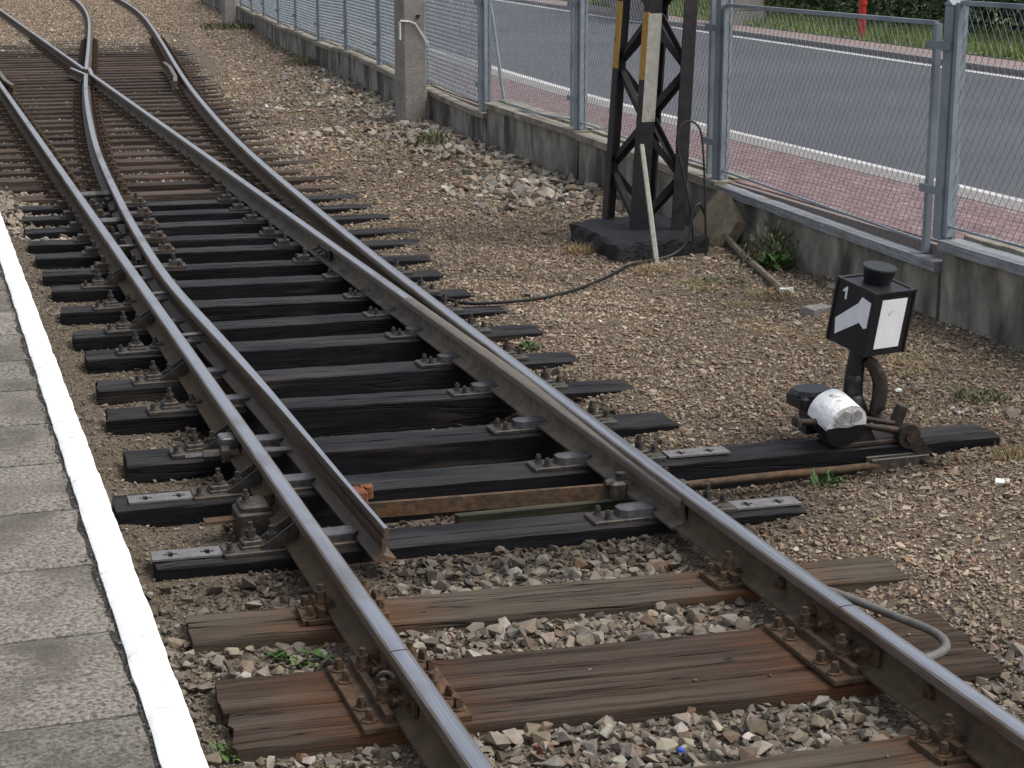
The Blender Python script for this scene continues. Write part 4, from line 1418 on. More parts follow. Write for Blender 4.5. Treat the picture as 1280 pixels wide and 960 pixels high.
def mesh_panel(y0, y1, zb0, zb1, zt0, zt1, wire=.0019):
    P0 = Vector((fx(y0) - .012, y0, 0)); P1 = Vector((fx(y1) - .012, y1, 0))
    d = P1 - P0
    L_ = d.length
    t = d.normalized()
    nrm = Vector((t.y, -t.x, 0))
    # frame
    mb = MB()

    def bar(a, b, w):
        a, b = Vector(a), Vector(b)
        ax_ = (b - a).normalized()
        s1 = nrm
        s2 = ax_.cross(nrm).normalized()
        vs = []
        for c in (a, b):
            for (p_, q_) in ((-1, -1), (1, -1), (1, 1), (-1, 1)):
                vs.append(tuple(c + s1 * (p_ * w * .5) + s2 * (q_ * w * .5)))
        mb.add(vs, [(0, 1, 2, 3), (7, 6, 5, 4), (0, 4, 5, 1), (1, 5, 6, 2), (2, 6, 7, 3), (3, 7, 4, 0)])
    A = P0 + Vector((0, 0, zb0)); B = P1 + Vector((0, 0, zb1)); C_ = P1 + Vector((0, 0, zt1)); D = P0 + Vector((0, 0, zt0))
    bar(A - Vector((0, 0, .035)), D, .040); bar(B - Vector((0, 0, .035)), C_, .040)
    bar(D + t * .02, C_ - t * .02, .028); bar(A + t * .02 + Vector((0, 0, .03)), B - t * .02 + Vector((0, 0, .03)), .014)
    fr = mb
    # diamond mesh: zigzag wires
    pitch, vp, r_ = .034, .050, wire
    nw = int((L_ - .03) / pitch)
    hgt = min(zt0 - zb0, zt1 - zb1)
    m = int((hgt - .03) / vp)
    j = np.arange(m + 1)
    VV, FF = [], []
    for i in range(nw):
        uu = .02 + pitch * (i + .5) + pitch * .5 * np.where((j + i) % 2, 1, -1)
        uu = np.clip(uu, .015, L_ - .015)
        fr_ = uu / L_
        zb = zb0 + (zb1 - zb0) * fr_ + .03
        zt = zt0 + (zt1 - zt0) * fr_ - .01
        z = zb + (zt - zb) * j / m
        base = np.stack([P0.x + t.x * uu, P0.y + t.y * uu, z], 1)
        ring = np.array([[nrm.x * r_, nrm.y * r_, 0], [-nrm.x * r_ * .5 + t.x * r_ * .87, -nrm.y * r_ * .5 + t.y * r_ * .87, 0], [-nrm.x * r_ * .5 - t.x * r_ * .87, -nrm.y * r_ * .5 - t.y * r_ * .87, 0]])
        pts = (base[:, None, :] + ring[None]).reshape(-1, 3)
        o = sum(len(v_) for v_ in VV)
        VV.append(pts)
        b_ = (np.arange(m) * 3)[:, None]
        for k in range(3):
            l = (k + 1) % 3
            FF.append(np.concatenate([b_ + k, b_ + l, b_ + 3 + l, b_ + 3 + k], 1) + o)
    return fr, np.concatenate(VV), np.concatenate(FF)


for i in range(len(PY) - 1):
    y0, y1 = PY[i] + .165, PY[i + 1] - .075
    zb0, zb1 = copz(y0 + .05) + .045, copz(y1 - .05) + .045
    zt0 = zb0 + 1.37
    zt1 = zb1 + 1.37
    if i == 0:
        zt0 = zt1 = 1.93
    if i == 1:
        zt0, zt1 = 1.80, 1.80
    fr, VV, FF = mesh_panel(y0, y1, zb0, zb1, zt0, zt1, 0.0048 if i >= 4 else .0021)
    pn = sub('mesh_panel', fr.mesh('mesh_panel', 'fence_paint'), fence, *(-fo))
    sub('wire_mesh', np_mesh('wire_mesh', VV, FF, 'fence_wire'), pn, 0, 0, 0)
# bent loose bar behind the fourth panel
ob('loose_bar', MB().tube([(4.26, 19.3, .46), (4.19, 19.42, 1.2), (4.10, 19.5, 1.95)], .02, 6).mesh('loose_bar', 'fence_paint'), label='thin slanting bar behind the fence, right of the stepped coping joint', cat='bar')

# ------------------------------------------------------------------ concrete posts
def conc_post(x, y, w, h, label, bracket=False):
    root = ob('concrete_post', None, None, (x, y, .0), .10, label=label, cat='post', group='concrete posts beside the fence')
    mb = MB()
    r = random.Random(int(x * 100))
    vs, fs = [], []
    nz = 16
    prof = [(-.5, -.42), (-.42, -.5), (.42, -.5), (.5, -.42), (.5, .42), (.42, .5), (-.42, .5), (-.5, .42)]
    for i in range(nz + 1):
        z = -.3 + (h + .3) * i / nz
        kk = 1.06 - .05 * i / nz
        for (a, b) in prof:
            vs.append((a * w * kk + r.uniform(-.003, .003), b * w * kk + r.uniform(-.003, .003), z))
    for i in range(nz):
        for k in range(8):
            l = (k + 1) % 8
            fs.append((i * 8 + k, i * 8 + l, (i + 1) * 8 + l, (i + 1) * 8 + k))
    fs.append(tuple(range(7, -1, -1))); fs.append(tuple(nz * 8 + k for k in range(8)))
    sub('shaft', mb.add(vs, fs).mesh('shaft', 'post_concrete'), root, 0, 0, 0)
    if bracket:
        mb = MB()
        for dz in (0, .035):
            mb.tube([(-w * .35, -w * .56, 1.31 + dz * .2), (.0, -w * .58, 1.27 + dz * .3), (w * .56, -w * .6, 1.0 + dz)], .006, 5)
        mb.tube([(-w * .62, -w * .5, 1.31), (-w * .30, -w * .56, 1.30)], .012, 5)
        mb.box(-w * .63, -w * .58, -w * .5, -w * .35, 1.08, 1.30)
        sub('wire_strap', mb.mesh('wire_strap', 'litter_white'), root, 0, 0, 0)
        mb = MB(); mb.cyl(0, 0, 0, .02, .025, n=8, mtx=Matrix.Translation((.04, -w * .5, 1.36)) @ rx90)
        sub('hole_plug', mb.mesh('hole_plug', 'cable_black'), root, 0, 0, 0)


conc_post(3.88, 21.9, .305, 2.6, 'thick grey concrete post with a white wire strap in front of the fence', True)
conc_post(5.95, 47.4, .30, 3.0, 'distant grey concrete post at the top, left of the far fence')

# ------------------------------------------------------------------ beyond the road: hedge, verge, red post, pier
def leaf_cloud(n, c, r, size, seed, squash=1.0):
    g = np.random.default_rng(seed)
    d = g.normal(size=(n, 3)); d /= np.linalg.norm(d, axis=1)[:, None]
    rad = g.uniform(.55, 1.0, n) ** .6
    lump = 1 + .22 * np.sin(d[:, 0] * 5 + seed) * np.cos(d[:, 2] * 6 + seed * 2) + .15 * np.sin(d[:, 1] * 9 + seed)
    P = c + d * (rad * lump)[:, None] * np.array(r)
    a = g.normal(size=(n, 3)); a /= np.linalg.norm(a, axis=1)[:, None]
    b = np.cross(a, g.normal(size=(n, 3))); b /= np.linalg.norm(b, axis=1)[:, None]
    s = size * g.uniform(.6, 1.3, n)[:, None]
    V = np.stack([P - a * s, P + b * s * .5, P + a * s, P - b * s * .5], 1).reshape(-1, 3)
    F = np.arange(4 * n).reshape(-1, 4)
    return V, F


HB = [(15.3, 24.5, 1.6), (16.6, 27.5, 2.1), (17.6, 30.6, 2.0), (18.6, 34.0, 2.2), (19.4, 37.6, 2.3), (20.3, 41.5, 2.2), (21.4, 46.0, 2.4), (23.0, 51.0, 2.5), (24.5, 57, 2.6), (26.3, 63, 2.6)]
for q, (x, y, r_) in enumerate([(x_ + (2.1, 1.9, 1.0, .1, -.2, -.2, -.2, -.2, -.2, -.2)[i_], y_, r2) for i_, (x_, y_, r2) in enumerate(HB)]):
    root = ob('hedge_shrub', None, None, (x, y, .45), label='dark green dense shrub behind the road, %s from the right edge' % ordinal(q + 1), cat='shrub', group='dark shrubs beyond the road')
    Vv, Ff = leaf_cloud(5200, np.array([0, 0, r_ * .62]), (r_ * 1.05, r_ * 1.1, r_ * .85), .085, q + 1)
    sub('crown', np_mesh('crown', Vv, Ff, 'hedge_leaf'), root, 0, 0, 0)
    mb = MB()
    for t in range(5):
        a = t * 1.3 + q
        mb.tube([(0, 0, -.1), (.2 * math.cos(a), .2 * math.sin(a), r_ * .4), (.7 * math.cos(a), .7 * math.sin(a), r_)], [.06, .045, .02], 5)
    sub('trunk', mb.mesh('trunk', 'bark'), root, 0, 0, 0)
# white blossoms near the upper right corner
Vv, Ff = leaf_cloud(60, np.array([15.6, 22.9, 1.25]), (.35, .7, .45), .04, 33)
ob('white_blossoms', np_mesh('white_blossoms', Vv, Ff, 'litter_white'), kind='stuff', label='white blossoms dotted on the dark shrub at upper right', cat='flowers')
# grass of the verge
g = np.random.default_rng(5)
n = 26000
gy_ = g.uniform(16, 62, n)
gxx = wallx(gy_) + 9.88 + g.random(n) ** 1.2 * 4.6
hh = g.uniform(.06, .20, n) * (1 + .5 * gnoise(gxx, gy_, 1.3, 2))
an = g.uniform(0, 6.28, n)
wv = np.stack([np.cos(an), np.sin(an), 0 * an], 1) * .02
B_ = np.stack([gxx, gy_, np.full(n, .465)], 1)
T_ = B_ + np.stack([g.normal(0, .05, n), g.normal(0, .05, n), hh], 1)
Vv = np.stack([B_ - wv, B_ + wv, T_], 1).reshape(-1, 3)
ob('verge_grass', np_mesh('verge_grass', Vv, np.arange(3 * n).reshape(-1, 3), 'verge_grass'), kind='stuff', label='bright green grass strip beyond the road', cat='grass')
rp = ob('red_post', None, None, (14.85, 30.3, .46), label='bright red post standing behind the far pavement', cat='post')
sub('tube', MB().cyl(0, 0, 0, .62, .065, .065, n=12).cyl(0, 0, .62, .66, .085, .085, n=12).cyl(0, 0, .66, 1.05, .072, .072, n=12).cyl(0, 0, 1.05, 1.15, .08, .02, n=12).mesh('tube', 'red_paint', 40), rp, 0, 0, 0)
sub('outlet', MB().cyl(0, 0, -.12, .12, .035, n=8, mtx=Matrix.Translation((0, 0, .85)) @ rx90).mesh('outlet', 'red_paint', 40), rp, 0, 0, 0)
gp = ob('stone_gate_pier', None, None, (15.2, 36.4, .4), label='weathered grey stone pier beyond the road, left of the red post', cat='pier')
for q in range(5):
    sub('stone_block', MB().box(-.35 + .02 * (q % 2), .40 - .02 * (q % 2), -.5, .5, q * .36 + .004, q * .36 + .352, bev=.015).mesh('stone_block', 'post_concrete'), gp, 0, 0, 0)
rc = ob('reddish_wall', None, None, (15.4, 43.0, .4), label='dull red low wall beyond the road behind the mast', cat='wall')
for q in range(4):
    sub('wall_course', MB().box(-.15, .15, -5, 5, q * .45 + .003, q * .45 + .445, bev=.01).mesh('wall_course', 'far_paver'), rc, 0, 0, 0, -.25)

# ------------------------------------------------------------------ stones
def stone_variants(nv, npts, seed, flat=(.55, .85)):
    out = []
    r = random.Random(seed)
    for q in range(nv):
        bm = bmesh.new()
        sx, sy, sz = 1.0, r.uniform(.65, .95), r.uniform(*flat)
        for i in range(npts):
            v = Vector((r.gauss(0, 1), r.gauss(0, 1), r.gauss(0, 1))).normalized()
            v *= r.uniform(.70, 1.05)
            bm.verts.new((v.x * sx * .5, v.y * sy * .5, v.z * sz * .5))
        res = bmesh.ops.convex_hull(bm, input=bm.verts)
        bmesh.ops.delete(bm, geom=[e for e in res['geom_interior'] if isinstance(e, bmesh.types.BMVert)], context='VERTS')
        bmesh.ops.triangulate(bm, faces=bm.faces)
        bmesh.ops.recalc_face_normals(bm, faces=bm.faces)
        bm.verts.ensure_lookup_table()
        bm.verts.index_update()
        out.append((np.array([v.co[:] for v in bm.verts]), np.array([[v.index for v in f.verts] for f in bm.faces])))
        bm.free()
    return out


PAL = np.array([[.30, .26, .21], [.26, .235, .20], [.36, .32, .26], [.22, .19, .155], [.30, .245, .185], [.42, .385, .33], [.24, .18, .13], [.55, .52, .47], [.20, .18, .16], [.30, .19, .13]])
PAL = PAL * .78
PALW = np.array([.16, .18, .14, .14, .14, .08, .08, .02, .05, .01])
PALG = 1.22 * np.array([[.255, .214, .160], [.216, .181, .137], [.295, .251, .192], [.177, .146, .108], [.245, .193, .132], [.34, .285, .22], [.20, .14, .09], [.48, .43, .36], [.15, .12, .095], [.27, .16, .11]])
PALG = PALG * np.array([1.02, .985, .97])
PALGW = np.array([.19, .17, .16, .12, .12, .09, .08, .02, .04, .01])
PALD = PAL * np.array([.42, .40, .38])  # crib stones: shade of the cribs and some dirt put into the colour
PALL = np.array([[.25, .225, .18], [.20, .175, .135], [.15, .13, .095], [.26, .235, .19], [.17, .135, .095], [.40, .38, .34]])
PALLW = np.array([.26, .26, .2, .14, .12, .02])


def blocked(x, y, mar):
    """on a sleeper or on a rail foot"""
    b = np.zeros(len(x), bool)
    for s in SL:
        yc = s[0] + (s[1] - s[0]) * (x + 1.25) / 2.65
        b |= (np.abs(y - yc) < s[2] / 2 + mar) & (x > s[3] - mar) & (x < s[4] + mar)
    return b


def on_rail(x, y, mar):
    o = off(y)
    b = np.zeros(len(x), bool)
    for c in (-HG, HG + o, ):
        b |= np.abs(x - c) < .0625 + mar
    b |= (np.abs(x - HG) < .065 + mar) & (y > 6.2)
    bl = -HG + o + np.where((y > 6.2) & (y < 16), _open(np.clip(y, 6.2, 16)), 0)
    b |= (np.abs(x - bl) < .065 + mar) & (y > 6.2)
    return b


def scatter(name, x, y, size, variants, pal, palw, embed=.25, seed=0, tiltmax=.6, zadd=None, label=None, cat=None, dark=None):
    g = np.random.default_rng(seed)
    n = len(x)
    vi = g.integers(0, len(variants), n)
    ci = g.choice(len(pal), n, p=palw / palw.sum())
    col = pal[ci] * g.uniform(.78, 1.2, (n, 1)) * g.uniform(.96, 1.04, (n, 3))
    if dark is not None:
        col = col * dark[:, None]
    z = gz(x, y) + size * embed + (0 if zadd is None else zadd)
    az = g.uniform(0, 2 * np.pi, n)
    tl = g.uniform(-tiltmax, tiltmax, n)
    VV, FF, CC = [], [], []
    o = 0
    for k, (v, f) in enumerate(variants):
        I = np.where(vi == k)[0]
        if not len(I):
            continue
        ca, sa, ct, st = np.cos(az[I])[:, None], np.sin(az[I])[:, None], np.cos(tl[I])[:, None], np.sin(tl[I])[:, None]
        s = size[I][:, None]
        X0, Y0, Z0 = v[:, 0][None] * s, v[:, 1][None] * s, v[:, 2][None] * s
        Y1, Z1 = Y0 * ct - Z0 * st, Y0 * st + Z0 * ct
        X2, Y2 = X0 * ca - Y1 * sa, X0 * sa + Y1 * ca
        P = np.stack([X2 + x[I][:, None], Y2 + y[I][:, None], Z1 + z[I][:, None]], 2)
        nv = len(v)
        VV.append(P.reshape(-1, 3))
        FF.append((f[None] + (np.arange(len(I)) * nv)[:, None, None]).reshape(-1, 3) + o)
        CC.append(np.repeat(np.concatenate([col[I], np.ones((len(I), 1))], 1), nv, 0))
        o += nv * len(I)
    return ob(name, np_mesh(name, np.concatenate(VV), np.concatenate(FF), 'stone', col=np.concatenate(CC)), kind='stuff', label=label, cat=cat)


def jgrid(x0, x1, y0, y1, sp, seed):
    g = np.random.default_rng(seed)
    X, Y = np.meshgrid(np.arange(x0, x1, sp), np.arange(y0, y1, sp))
    X = X.ravel() + g.uniform(-.5, .5, X.size) * sp
    Y = Y.ravel() + g.uniform(-.5, .5, Y.size) * sp
    return X, Y, g


BIG = stone_variants(30, 11, 1, (.45, .8))
MED = stone_variants(20, 9, 2, (.4, .75))
SML = stone_variants(16, 7, 3, (.35, .7))

# near ballast between the brown sleepers: chips below, stones above
x, y, g = jgrid(-1.5, 1.45, 3.2, 6.45, .020, 20)
size = g.choice([.014, .020, .028], len(x), p=[.34, .38, .28]) * g.uniform(.85, 1.2, len(x))
keep = ~blocked(x, y, size * .25) & ((x < 1.0) | (y < 5.2)) & ~((x < -1.18) & (g.random(len(x)) < .5))
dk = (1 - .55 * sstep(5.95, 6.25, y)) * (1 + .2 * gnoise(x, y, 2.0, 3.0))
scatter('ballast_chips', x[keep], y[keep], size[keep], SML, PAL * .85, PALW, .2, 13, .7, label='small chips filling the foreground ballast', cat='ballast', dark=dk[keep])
x, y, g = jgrid(-1.42, 1.40, 3.2, 6.40, .035, 21)
size = g.choice([.034, .046, .060, .076, .095], len(x), p=[.30, .32, .23, .11, .04]) * g.uniform(.85, 1.15, len(x))
keep = ~blocked(x, y, size * .22) & ~((x < -1.0) & (g.random(len(x)) < .45)) & ((x < .95) | (y < 4.9)) & (g.random(len(x)) < .9)
keep &= ~((y > 6.25) & (g.random(len(x)) < .5))
low = on_rail(x, y, .03)
size = np.where(low, np.minimum(size, .045), size)
za = np.where(low, -.018, 0) + g.uniform(-.012, .010, len(x))
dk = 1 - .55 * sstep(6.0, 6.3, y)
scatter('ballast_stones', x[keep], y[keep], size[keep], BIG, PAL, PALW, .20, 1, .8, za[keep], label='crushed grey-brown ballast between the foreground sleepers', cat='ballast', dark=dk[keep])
# crib ballast between tarred sleepers; colour darkened for oily dirt and for crib shade
x, y, g = jgrid(-.95, 1.25, 6.3, 17.0, .036, 22)
size = g.choice([.026, .036, .05, .065], len(x), p=[.34, .36, .22, .08]) * g.uniform(.85, 1.15, len(x))
keep = ~blocked(x, y, size * .3)
scatter('oil_shade_ballast_stones', x[keep], y[keep], size[keep], MED, PALD, PALW, .2, 2, .7, label='oily ballast with painted-in shade, lying low between the black sleepers', cat='ballast')
# dirty fine ground along the platform
x, y, g = jgrid(-1.62, -.84, 2.5, 15.0, .018, 23)
size = g.choice([.010, .016, .024, .036], len(x), p=[.42, .36, .17, .05]) * g.uniform(.8, 1.2, len(x))
keep = ~blocked(x, y, size * .3) & ((x < -1.22) | (y > 6.3)) & (g.random(len(x)) < .95)
scatter('dirty_grit', x[keep], y[keep], size[keep], SML, PALL, PALLW, .25, 3, .5, label='dirty grit in the strip between platform and sleeper ends', cat='gravel')
# pale stones heaped on the left beyond the platform corner
x, y, g = jgrid(-2.4, -.85, 13.8, 18.0, .05, 24)
size = g.choice([.05, .07, .09, .12], len(x), p=[.3, .36, .25, .09])
dens = np.exp(-((x + 1.5) / .55) ** 2)
keep = (~blocked(x, y, size * .1) | (g.random(len(x)) < .35 * (x < -.95))) & (g.random(len(x)) < (.25 + dens) * (1 - sstep(16.6, 18.0, y))) & (y + (x + 1.2) * 1.5 > 14.6)
scatter('pale_ballast_heap', x[keep], y[keep], size[keep], BIG, PAL * 1.35, PALW, .25, 4, .7, label='pale coarse stones heaped beside the left rail', cat='ballast')
# fine gravel on the right, near part
x, y, g = jgrid(.84, 3.95, 3.6, 14.5, .0165, 25)
size = g.choice([.014, .021, .030, .041, .060], len(x), p=[.32, .36, .22, .088, .012]) * g.uniform(.8, 1.2, len(x))
keep = ~blocked(x, y, size * .25) & (x > .85 + off(y)) & (x < wallx(y) + .05) & ((x > 1.0) | (y > 6.3) | (g.random(len(x)) < .7))
keep &= ~((x > PC[0][0]) & (x < 3.6) & (y > 12.1) & (y < 13.3))
soil = sstep(.15, .55, gnoise(x, y, 1.1, 3.0) + sstep(2.2, 3.4, x) * .55)
keep &= g.random(len(x)) > soil * .4
keep &= x < -2.066 + (y * math.tan(PSI + R(17.5)))            # outside this camera's view and a step aside
oil = np.exp(-((y - 6.62) / .38) ** 2) * (1 - sstep(1.25, 1.75, x)) + .8 * np.exp(-((y - 6.95) / .22) ** 2) * (1 - sstep(2.3, 2.7, x))
tone = (1 + .22 * gnoise(x, y, .9, 2.0) + .16 * gnoise(x, y, 2.6, 7.0)) * (1 - .62 * np.clip(oil, 0, 1))
scatter('fine_gravel', x[keep], y[keep], size[keep], SML, PALG, PALGW, .22, 5, .5, label='fine brown gravel beside the right rail', cat='gravel', dark=tone[keep])
# gravel farther back
x, y, g = jgrid(.9, 6.2, 14.5, 32, .036, 26)
size = g.choice([.026, .036, .05, .075], len(x), p=[.36, .38, .20, .06]) * g.uniform(.8, 1.2, len(x))
keep = ~blocked(x, y, size * .2) & (x > .86 + off(y)) & (x < wallx(y) + .05)
scatter('middle_gravel', x[keep], y[keep], size[keep], SML, PALG * 1.05, PALGW, .2, 6, .5, label='brown gravel in the middle distance before the wall', cat='gravel', dark=(1 + .25 * gnoise(x, y, .7, 2.0) + .15 * gnoise(x, y, 2.1, 7.0))[keep])
x, y, g = jgrid(-3.0, 9, 32, 75, .090, 27)
size = g.choice([.06, .085, .12], len(x), p=[.4, .4, .2])
keep = (x < wallx(y) + .05) & ~on_rail(x, y, .04) & (np.abs(x - HG) > .11) & (np.abs(x - (-HG + off(y))) > .11) & ~blocked(x, y, -.02) & ((y + g.normal(0, 1.6, len(x)) > 40) | (x > 1.55 + off(y)) | (x < -1.6))
scatter('far_gravel', x[keep], y[keep], size[keep], SML, PALG * 1.05, PALGW, .05, 7, .4, label='far gravel that covers the sleepers', cat='gravel')
# pale ballast between far sleepers
x, y, g = jgrid(-2.6, 4.4, 17.0, 44, .05, 28)
size = g.choice([.03, .042, .055], len(x), p=[.4, .4, .2])
keep = ~blocked(x, y, .006) & ~on_rail(x, y, .03) & (x < HG + off(y) + .6) & (g.random(len(x)) < .8)
scatter('far_ballast_stones', x[keep], y[keep], size[keep], SML, PAL * 1.45, PALW, .22, 8, .5, label='ballast between the distant brown sleepers', cat='ballast')
# coarse pale stones along the foot of the wall
x, y, g = jgrid(1.5, 5.3, 13.4, 31, .085, 29)
size = g.choice([.07, .10, .13, .17], len(x), p=[.4, .34, .19, .07])
dw = wallx(y) - x
pr_ = np.exp(-(dw / .75) ** 2) * sstep(13.2, 15.0, y) * (1 - .5 * sstep(25, 31, y)) + .22 * sstep(17.5, 20, y) * (1 - sstep(24, 28, y)) * (gnoise(x, y, 1.4, 5) > -.1)
pr_ += .75 * np.exp(-((x - 3.1) / .38) ** 2 - ((y - 15.8) / .9) ** 2)
keep = (g.random(len(x)) < pr_) & (x < wallx(y) - .03) & (x > 1.35 + off(y)) & ~((x > 2.7) & (y < 13.9))
scatter('wall_foot_stones', x[keep], y[keep], size[keep], BIG, PAL * 1.45, PALW, .22, 9, .6, label='coarse pale stones piled along the foot of the wall', cat='stones')
# scattered larger stones on the right
g = np.random.default_rng(31)
n = 420
x = g.uniform(1.3, 3.85, n); y = g.uniform(5.5, 16, n)
size = g.choice([.04, .06, .09, .13], n, p=[.5, .32, .14, .04])
keep = ~blocked(x, y, .03) & (x > 1.0 + off(y)) & (g.random(n) < .25 + .75 * sstep(1.8, 3.4, x)) & ~((x > 2.6) & (x < 3.7) & (y > 11.9) & (y < 13.5)) & ~((np.abs(x - SX) < .45) & (np.abs(y - SY) < .3))
scatter('loose_stones', x[keep], y[keep], size[keep], BIG, PAL * .95, PALW, .12, 10, .4, label='larger loose stones scattered over the right-hand gravel', cat='stones')
# grit fallen on the brown sleepers
x = g.uniform(-1.2, 1.2, 70); y = g.uniform(4.1, 6.0, 70)
keep = blocked(x, y, -.03) & ~on_rail(x, y, .12)
size = g.uniform(.010, .026, 70)
scatter('grit_on_sleepers', x[keep], y[keep], size[keep], SML, PAL, PALW, .2, 11, .3, zadd=-gz(x[keep], y[keep]), label='small chips lying on the brown sleepers', cat='gravel')
# crumbs along the platform's worn edge
x = -1.643 - np.abs(g.normal(0, .018, 2600)); y = g.uniform(2.8, 13, 2600)
size = g.uniform(.004, .015, 2600)
scatter('platform_crumbs', x, y, size, SML, np.array([[.07, .065, .055], [.14, .13, .11], [.30, .28, .25]]), np.array([.5, .35, .15]), .2, 12, .4, zadd=PZ - .012 - gz(x, y), label='dark crumbs along the inner side of the white kerb', cat='grit')

# ------------------------------------------------------------------ weeds, dry grass, litter
def weed(x, y, r_, n, matname, label, upright=.6, seed=0, leaf=(.03, .012), h=.12, z=None, cat='weed'):
    g = np.random.default_rng(seed)
    VV, FF = [], []
    for i in range(n):
        a = g.uniform(0, 6.28); rad = r_ * math.sqrt(g.random()); b = g.uniform(0, 6.28)
        p = np.array([rad * math.cos(a), rad * math.sin(a), g.uniform(.0, h) * (1 - rad / r_ * .6)])
        d = np.array([math.cos(b) * (1 - upright), math.sin(b) * (1 - upright), upright * g.uniform(.6, 1)]); d /= np.linalg.norm(d)
        s = np.cross(d, [0, 0, 1]); s /= np.linalg.norm(s) + 1e-6
        L_, w_ = leaf[0] * g.uniform(.6, 1.3), leaf[1] * g.uniform(.7, 1.2)
        nn = np.cross(s, d)
        o = len(VV)
        VV += [p, p + d * L_ * .45 + s * w_ + nn * .004, p + d * L_, p + d * L_ * .45 - s * w_ + nn * .004]
        FF.append((o, o + 1, o + 2, o + 3))
    zz_ = float(gz(x, y)) if z is None else z
    root = ob('leafy_weed' if cat == 'weed' else 'grass_tuft', None, None, (x, y, zz_), label=label, cat=cat)
    sub('leaves' if cat == 'weed' else 'blades', np_mesh('leaves', np.array(VV), np.array(FF), matname), root, 0, 0, 0)['kind'] = 'stuff'
    mb = MB()
    for i in range(4):
        a = i * 1.7 + seed
        mb.tube([(0, 0, -.01), (r_ * .3 * math.cos(a), r_ * .3 * math.sin(a), h * .5), (r_ * .6 * math.cos(a), r_ * .6 * math.sin(a), h * .9)], [.003, .0025, .001], 4)
    sub('stems', mb.mesh('stems', matname), root, 0, 0, 0)


weed(3.72, 11.45, .12, 60, 'leaf_green', 'bright green weed at the foot of the wall near the broken slab', .5, 1, (.085, .03), .16)
weed(3.78, 11.62, .22, 420, 'leaf_dull', 'dull mossy weed climbing the wall above the bright green weed', .7, 2, (.05, .010), .36)
weed(-.93, 5.58, .07, 26, 'leaf_green', 'small green seedling between twin sleeper and platform, beside the left rail', .35, 3, (.045, .016), .03)
weed(-1.02, 5.62, .05, 16, 'leaf_green', 'tiny green seedling among stones left of the rail joint', .35, 4, (.042, .014), .03)
weed(-1.30, 4.93, .06, 46, 'leaf_green', 'low green tuft by the white kerb at the lower left', .5, 5, (.035, .007), .03)
weed(1.62, 6.72, .07, 42, 'leaf_green', 'green sprig in front of the long black sleeper', .6, 6, (.06, .008), .05)
weed(1.26, 9.72, .06, 22, 'leaf_green', 'small green sprout beside the right rail', .5, 7, (.055, .016), .05)
weed(1.12, 10.45, .04, 18, 'leaf_green', 'tiny sprout between black sleeper ends on the right', .5, 8, (.05, .014), .04)
weed(3.42, 19.3, .22, 200, 'leaf_dull', 'grey-green weed among the stones in front of the concrete post', .7, 9, (.07, .012), .18)
weed(3.1, 11.1, .22, 120, 'leaf_dull', 'flat dull weed on the soil below the mast', .3, 10, (.05, .010), .04)
weed(2.66, 6.86, .11, 150, 'dry_grass', 'dry straw tuft at the end of the long sleeper', .6, 11, (.08, .003), .02, cat='grass')
weed(3.45, 9.5, .22, 260, 'dry_grass', 'straw-coloured tuft in front of the wall, right of the lantern', .45, 12, (.09, .003), .02, cat='grass')
weed(3.25, 10.55, .18, 220, 'dry_grass', 'dry yellow tuft left of the lantern near the stick', .45, 13, (.08, .003), .02, cat='grass')
weed(3.0, 8.6, .30, 300, 'dry_grass', 'flattened straw on the soil right of the lantern column', .25, 14, (.09, .003), .015, cat='grass')
weed(2.85, 11.6, .18, 220, 'dry_grass', 'dry brown tuft in front of the mast block', .4, 15, (.08, .003), .02, cat='grass')
weed(2.62, 12.5, .12, 100, 'dry_grass', 'yellow tuft at the left corner of the mast block', .6, 16, (.11, .004), .03, cat='grass')
weed(3.05, 7.75, .14, 130, 'leaf_dull', 'olive weed on the soil behind the end of the long sleeper', .5, 17, (.05, .007), .04)
weed(5.45, 44.5, .7, 260, 'leaf_dull', 'green grass patch by the distant concrete post', .7, 18, (.14, .02), .06, cat='grass')
weed(4.75, 32.4, .4, 160, 'leaf_dull', 'faded weed at the foot of the far wall', .6, 19, (.10, .012), .12)


g_ = np.random.default_rng(77)
for q in range(16):
    x_, y_ = g_.uniform(2.75, 3.75), g_.uniform(7.6, 12.0)
    if 2.6 < x_ < 3.7 and y_ > 11.7:
        continue
    weed(x_, y_, g_.uniform(.10, .24), int(g_.uniform(50, 120)), 'dry_grass', 'thin wisp of dry straw flattened on the soil near the wall', .22, 200 + q, (.07, .0022), .010, cat='grass')
for o in list(bpy.data.objects):
    if o.get('label', '').startswith('thin wisp'):
        o['group'] = 'dry straw wisps near the wall'


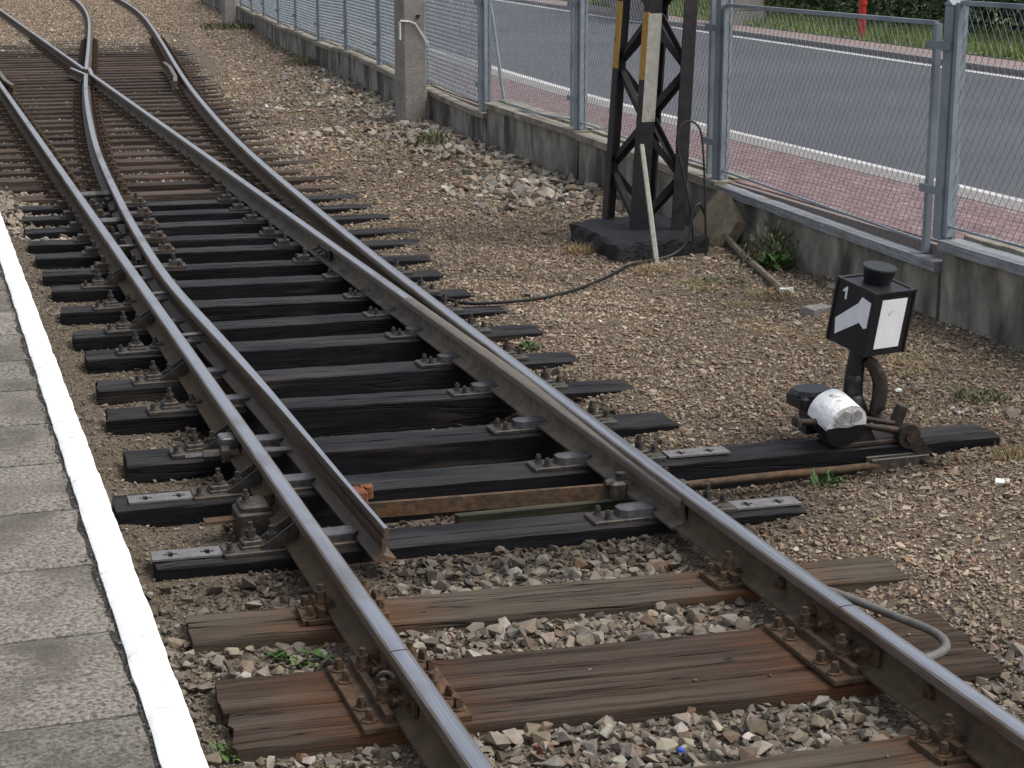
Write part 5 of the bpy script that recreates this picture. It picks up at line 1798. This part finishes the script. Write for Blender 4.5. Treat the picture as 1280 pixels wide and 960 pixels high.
def litter(name, x, y, z, pts, matname, label, cat, th=.006, rz=0):
    n = len(pts)
    r = random.Random(int(x * 1000))
    top = [(a, b, th + r.uniform(0, .012)) for a, b in pts]
    bot = [(a, b, 0) for a, b in pts]
    mb = MB().add(bot + top, [tuple(range(n - 1, -1, -1)), tuple(range(n, 2 * n))] + [(i, (i + 1) % n, n + (i + 1) % n, n + i) for i in range(n)])
    ob(name, mb.mesh(name, matname), None, (x, y, z), rz, label=label, cat=cat)


litter('paper_scrap', 2.33, 6.47, .0, [(-.035, -.01), (.0, -.028), (.04, -.012), (.035, .015), (-.01, .022)], 'litter_white', 'crumpled pale paper scrap on the gravel at the right edge', 'litter')
litter('paper_scrap', 2.80, 7.55, .0, [(-.02, -.01), (.018, -.012), (.02, .012), (-.015, .015)], 'litter_white', 'tiny white scrap behind the end of the long sleeper', 'litter')
litter('paper_scrap', 3.35, 10.55, .02, [(-.05, -.02), (.03, -.03), (.055, .0), (.01, .03), (-.04, .02)], 'litter_white', 'white scrap near the lower end of the stick', 'litter', .03)
litter('paper_scrap', 2.74, 8.05, .0, [(-.02, -.012), (.02, -.01), (.015, .015), (-.02, .01)], 'litter_white', 'small white scrap on the soil far right of the lantern', 'litter')
mb = MB(); mb.cyl(0, 0, 0, .008, .011, .010, n=14); mb.cyl(0, 0, .008, .010, .009, .007, n=14)
ob('bottle_cap', mb.mesh('bottle_cap', 'cap_blue'), None, (-.045, 4.50, float(gz(-.045, 4.5)) + .03), label='bright blue bottle cap among the stones at the bottom', cat='bottle cap')
mb = MB(); mb.add(*rough_block(-.022, .026, -.016, .018, -.015, .018, 3, 3, .003, 8))
ob('brick_chip', mb.mesh('brick_chip', 'brick_red'), None, (-.42, 4.66, float(gz(-.42, 4.66)) + .012), .5, label='red brick chip in the ballast just below the twin sleeper', cat='brick')
mb = MB(); mb.add(*rough_block(-.09, .09, -.06, .06, -.03, .06, 4, 4, .006, 18))
ob('concrete_lump', mb.mesh('concrete_lump', 'post_concrete'), None, (3.27, 9.95, .0), .3, label='pale concrete lump on the soil left of the lantern', cat='concrete lump')
